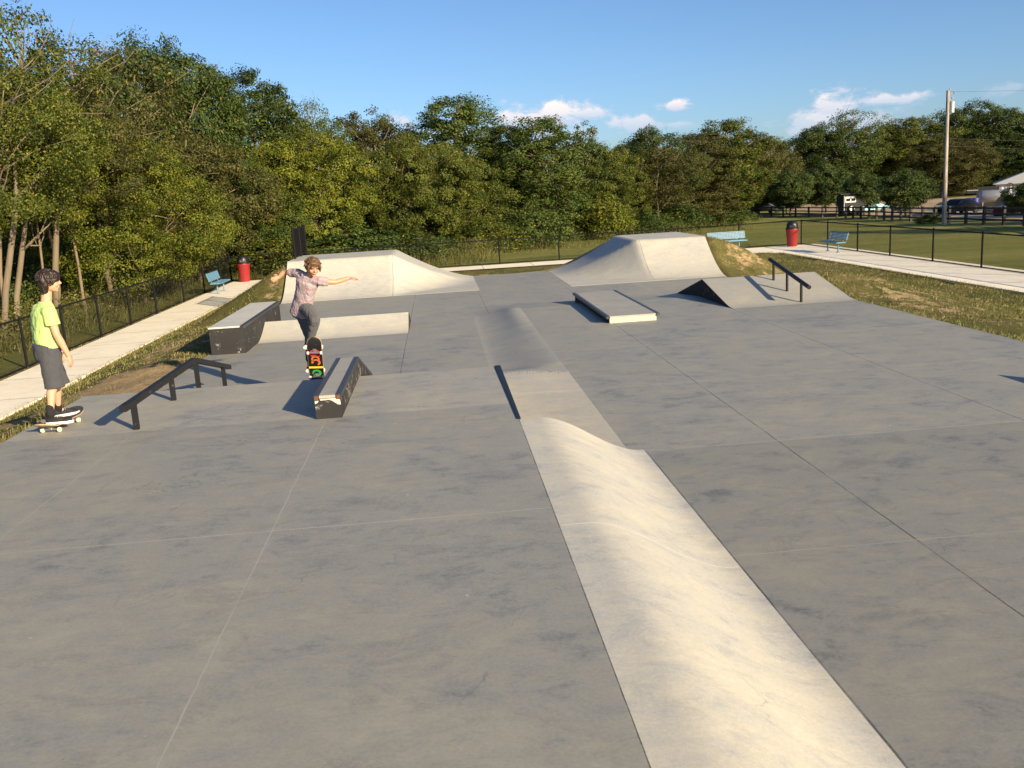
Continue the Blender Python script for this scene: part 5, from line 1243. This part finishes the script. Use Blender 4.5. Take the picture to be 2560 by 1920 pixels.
def standing_boy():
    O = Vector((-4.085, 9.645, 0)); f0 = Vector((.945, .326, 0)).normalized(); l0 = Vector((-f0.y, f0.x, 0)); u = Vector((0, 0, 1))
    f = Vector((.77, .64, 0)).normalized(); l = Vector((-f.y, f.x, 0))
    def p(a, b, z): return O + f*a + l*b + u*z
    def p0(a, b, z): return O + f0*a + l0*b + u*z
    root = empty('person', (O.x, O.y, L1+.09), 'boy seen from behind in lime green t-shirt and charcoal shorts standing on a skateboard', 'person')
    fl = L1+.0835
    hc = p0(.118, 0, 2.868); hf = (f0*.98+u*-.05+l0*.12).normalized(); hl = u.cross(hf).normalized(); hu = hf.cross(hl)
    bm = bmesh.new()
    head_shape(bm, hc, hf, hl, hu, .97)
    cap(bm, p(.06, 0, 2.64), .054, p(.095, 0, 2.8), .05)
    ringloft(bm, [(p(.0, 0, 2.16), f*.095, l*.145, .85), (p(-.01, 0, 2.26), f*.09, l*.135, .85), (p(.015, 0, 2.45), f*.095, l*.15, .85), (p(.03, 0, 2.57), f*.085, l*.16, .8), (p(.045, 0, 2.645), f*.06, l*.1, .9)])
    # arms
    RS, RE, RW = p(.02, -.175, 2.575), p(.05, -.205, 2.34), p(.135, -.19, 2.115)
    LS, LE, LW = p(.035, .175, 2.575), p(.07, .2, 2.345), p(.165, .18, 2.13)
    for (a, b, c, sg) in ((RS, RE, RW, -1), (LS, LE, LW, 1)):
        chain(bm, [a, a.lerp(b, .5), b, b.lerp(c, .35), c], [.05, .043, .036, .038, .024])
        hand(bm, c, (c-b).normalized()*.7 - u*.45 + f*.02, -l*sg*.6 + f*-.5, f*.9+l*sg*-.1, .75, .95)
    # legs
    RH, RK, RA = p(0, -.085, 2.2), p0(.02, -.115, 1.84), p0(-.055, -.175, fl+.09)
    LH, LK, LA = p(.01, .085, 2.2), p0(.06, .09, 1.84), p0(-.0, .17, fl+.09)
    for a, b, c in ((RH, RK, RA), (LH, LK, LA)):
        back = -f0*.018
        chain(bm, [a, a.lerp(b, .5), b, b.lerp(c, .3)+back, b.lerp(c, .6)+back*.5, c], [.08, .066, .046, .046, .036, .028])
        cap(bm, c, .031, c+f*.05-u*.05, .028)
    body = fuse('body', bm, .0055, M['skin'], root, 2)
    face_parts(body, hc, hf, hl, hu, .97, M['brow'])
    bm = bmesh.new()   # shaggy dark hair over ears, nape and brow
    ell(bm, hc+hu*.038-hf*.012, (hf*.106, hl*.09, hu*.088), 18); ell(bm, hc-hf*.05-hu*.015, (hf*.062, hl*.08, hu*.088)); ell(bm, hc-hf*.045-hu*.085, (hf*.034, hl*.056, hu*.04)); ell(bm, hc+hf*.065+hu*.06, (hf*.048, hl*.068, hu*.042))
    random.seed(12)
    for i in range(150):
        th = random.uniform(-pi, pi); v = random.uniform(-.25, 1); rr = sqrt(max(0, 1-v*v)); front = cos(th)*rr
        if v < .12 and front > .25: continue
        s0 = hc+hu*.038-hf*.012 + hf*.108*front + hl*.092*sin(th)*rr + hu*.09*v
        dn = (-hu*.9 + hf*.35*cos(th) + hl*.3*sin(th) + Vector((random.gauss(0, .14), random.gauss(0, .14), 0))).normalized()
        cap(bm, s0, .012, s0+dn*random.uniform(.02, .035), .006, 6)
    for i in range(16):   # fringe
        b_ = (i/15-.5)*2; s0 = hc+hf*(.088-.022*b_*b_)+hl*.064*b_+hu*.062; cap(bm, s0, .014, s0+hf*.006-hu*(.045+.012*random.random()), .006, 6)
    for sg in (-1, 1):
        for i in range(9):
            a = -.045+.012*i; s0 = hc+hl*sg*.078+hf*a+hu*.02; cap(bm, s0, .016, s0-hu*(.045+.022*random.random()-.0025*i)-hf*.01, .008, 6)
    for i in range(12):
        b_ = (i/11-.5)*2; s0 = hc-hf*(.085-.02*b_*b_)+hl*.062*b_-hu*.05; cap(bm, s0, .017, s0-hu*(.05+.02*random.random())+hf*.012, .008, 6)
    fuse('hair', bm, .005, M['hair_dark'], root, 1)
    bm = bmesh.new()   # t-shirt
    ringloft(bm, [(p(.005, 0, 2.2), f*.116, l*.166, .85), (p(-.005, 0, 2.3), f*.108, l*.156, .85), (p(.01, 0, 2.44), f*.11, l*.165, .85), (p(.02, 0, 2.54), f*.108, l*.182, .8), (p(.03, 0, 2.605), f*.09, l*.165, .85), (p(.045, 0, 2.648), f*.066, l*.1, .9), (p(.055, 0, 2.672), f*.056, l*.07, 1)])
    for (a, b, sg) in ((RS, RE, -1), (LS, LE, 1)):
        e = a.lerp(b, .56); cap(bm, a+u*.005-l*sg*.015, .066, a, .068); ringloft(bm, [(a+u*.02, f*.07, l*.058, 1), (a.lerp(b, .3), f*.074, l*.058, 1), (e, f*.074, l*.06, 1)])
    fuse('t_shirt', bm, .006, M['lime'], root, 2, .015)
    bm = bmesh.new()   # shorts
    ringloft(bm, [(p(.0, 0, 2.275), f*.108, l*.152, .85), (p(-.005, 0, 2.2), f*.122, l*.166, .85), (p(-.005, 0, 2.1), f*.122, l*.17, .85), (p(0, 0, 2.06), f*.11, l*.165, .85)])
    for a, b, sg in ((RH, RK, -1), (LH, LK, 1)):
        q0 = Vector((a.x, a.y, 2.14)); q1 = a.lerp(b, .6)-f*.004; q2 = b+u*-.045+f*.002; ringloft(bm, [(q0, f*.112, l*.086, .9), (q1, f*.1, l*.082, .9), (q2, f*.098, l*.08, .9)])
    fuse('shorts', bm, .006, M['shorts'], root, 2, .015)
    for A, d_, lat in ((RA, f0*.97-l0*.22, 0), (LA, f0*.9+l0*.35, 0)):
        d_ = d_.normalized(); hl_ = Vector((A.x, A.y, fl))-d_*.06
        bm = bmesh.new(); cap(bm, A+u*.075, .04, A-u*.02, .041); from_bm('sock', bm, M['sock'], root, smooth=True)
        shoe(root, hl_, d_, u, .272)
standing_boy()

def skater():
    V_ = Vector
    root = empty('person', (-1.9, 12.6, 1.25), 'airborne skater with brown hair, striped pink and grey t-shirt and grey jeans, arms spread', 'person')
    pel = V_((-1.925, 12.72, 2.12)); neck = V_((-1.775, 12.58, 2.535))
    u = (neck-pel).normalized(); l = V_((.86, -.42, -.30)); l = (l-u*l.dot(u)).normalized()      # l: towards his left hand (photo right)
    f = l.cross(u).normalized()                                                                      # chest direction, towards the camera
    if f.y > 0: f = -f
    def t(a, fo=0, lo=0): return pel.lerp(neck, a)+f*fo+l*lo
    SL = V_((-1.632, 12.53, 2.455)); SR = V_((-1.935, 12.67, 2.575))
    EL, WL = V_((-1.43, 12.6, 2.425)), V_((-1.255, 12.7, 2.46))
    ER, WR = V_((-2.15, 12.84, 2.585)), V_((-2.185, 12.62, 2.535))
    HF, KF, AF = V_((-1.86, 12.64, 2.09)), V_((-1.715, 12.33, 1.965)), V_((-1.85, 12.5, 1.625))
    HB, KB, AB = V_((-1.955, 12.78, 2.07)), V_((-1.86, 12.66, 1.70)), V_((-1.92, 12.84, 1.36))
    hc = V_((-1.695, 12.475, 2.655)); hu = V_((.12, -.06, 1)).normalized(); hf = V_((.36, -.83, -.52)); hf = (hf-hu*hf.dot(hu)*.35).normalized(); hl = hu.cross(hf).normalized(); hu = hf.cross(hl).normalized()
    bm = bmesh.new(); head_shape(bm, hc, hf, hl, hu, 1.0); cap(bm, neck-u*.03, .05, hc-hu*.05-hf*.01, .046)
    ringloft(bm, [(t(-.12), f*.088, l*.125, .9), (t(.1), f*.082, l*.12, .9), (t(.5), f*.085, l*.125, .9), (t(.8), f*.08, l*.14, .85), (t(1.0), f*.055, l*.09, .9)])
    chain(bm, [t(.9), SL, SL.lerp(EL, .5), EL, EL.lerp(WL, .35), WL], [.06, .046, .039, .032, .034, .022]); hand(bm, WL, V_((.85, .42, -.08)), V_((.1, .1, -1)), V_((.1, -.9, .3)), .55, .93, .16)
    chain(bm, [t(.9), SR, SR.lerp(ER, .5), ER, ER.lerp(WR, .35), WR], [.06, .046, .039, .032, .034, .022]); hand(bm, WR, V_((-.6, -.75, -.16)), V_((.62, -.6, -.1)), V_((.1, -.1, 1)), .22, .98, .16)
    body = fuse('body', bm, .0052, M['skin2'], root, 2)
    face_parts(body, hc, hf, hl, hu, 1.0, M['hair_brown'])
    bm = bmesh.new()
    ell(bm, hc+hu*.04-hf*.014, (hf*.108, hl*.093, hu*.086), 18); ell(bm, hc-hf*.05-hu*.02, (hf*.06, hl*.082, hu*.085)); ell(bm, hc+hf*.05+hu*.082-hl*.012, (hf*.046, hl*.064, hu*.028))
    random.seed(4)
    for i in range(170):
        th = random.uniform(-pi, pi); v = random.uniform(-.3, 1); rr = sqrt(max(0, 1-v*v)); front = cos(th)*rr
        if v < .3 and front > .3: continue
        s0 = hc+hu*.04-hf*.014 + hf*.11*front + hl*.095*sin(th)*rr + hu*.088*v
        dn = (-hu*.55 + hf*.3*cos(th) + hl*.75*sin(th)*abs(sin(th)) + V_((random.gauss(0, .35), random.gauss(0, .35), 0))).normalized()
        cap(bm, s0, .012, s0+dn*random.uniform(.018, .034), .006, 6)
    for sg in (-1, 1):
        for i in range(9):
            a = -.05+.014*i; s0 = hc+hl*sg*.08+hf*a+hu*.03; cap(bm, s0, .018, s0-hu*(.05+.02*random.random())+hl*sg*.006, .009, 6)
        for i in range(6):
            s0 = hc+hf*(.078-.004*i)+hl*sg*(.02+.01*i)+hu*(.088-.004*i); cap(bm, s0, .012, s0+hl*sg*.03-hu*(.02+.006*i)-hf*.004, .006, 6)
    fuse('hair', bm, .005, M['hair_brown'], root, 1)
    M['striped'] = cloth('striped_cotton', (.34, .285, .305), [(.085, .0, .34, (.36, .16, .165), .6), (.085, .52, .16, (.25, .19, .21), .4), (.17, .3, .1, (.42, .38, .38), .6)], tuple(u), .8)
    bm = bmesh.new()
    ringloft(bm, [(t(-.30, -.012, -.005), f*.125, l*.155, .9), (t(-.12, -.005), f*.12, l*.15, .9), (t(.15), f*.108, l*.14, .9), (t(.5), f*.106, l*.142, .9), (t(.78), f*.1, l*.16, .85), (t(.93), f*.078, l*.13, .9), (t(1.04, .0), f*.06, l*.075, 1), (t(1.09, .0), f*.05, l*.056, 1)])
    for (a, b) in ((SL, EL), (SR, ER)):
        d = (b-a).normalized(); x1, x2 = frame(d); e = a.lerp(b, .5)
        cap(bm, t(.86), .085, a, .064); ringloft(bm, [(a-d*.03, x1*.062, x2*.062, 1), (a.lerp(b, .25), x1*.062, x2*.062, 1), (e, x1*.062, x2*.062, 1)])
    fuse('t_shirt', bm, .006, M['striped'], root, 2, .018)
    bm = bmesh.new()   # jeans: hips and two bent legs
    ringloft(bm, [(t(-.02), f*.1, l*.128, .9), (t(-.2), f*.112, l*.142, .9), (t(-.36), f*.1, l*.13, .9)])
    chain(bm, [HF, HF.lerp(KF, .5), KF, KF.lerp(AF, .35), KF.lerp(AF, .8), AF+V_((0, 0, -.01))], [.1, .086, .07, .066, .056, .06])
    chain(bm, [HB, HB.lerp(KB, .5), KB, KB.lerp(AB, .4), AB], [.1, .086, .068, .062, .056])
    fuse('jeans', bm, .006, M['denim'], root, 3, .016)
    M['shoe_skate'] = M['shoe']
    toe = (-yb_ if yb_.x < 0 else yb_); toe = V_((1, 0, 0)) if False else toe
    upb = nb
    for A in (AF, AB):
        foot = A - V_((0, 0, .0)); s_ = (foot-MB_.translation).dot(xb_); q = MB_.translation + xb_*s_ + upb*.004 - toe*.15
        bm = bmesh.new(); cap(bm, A, .036, q+toe*.06+upb*.06, .036); from_bm('sock', bm, M['sock'], root, smooth=True)
        shoe(root, q, toe, upb, .265)
skater()
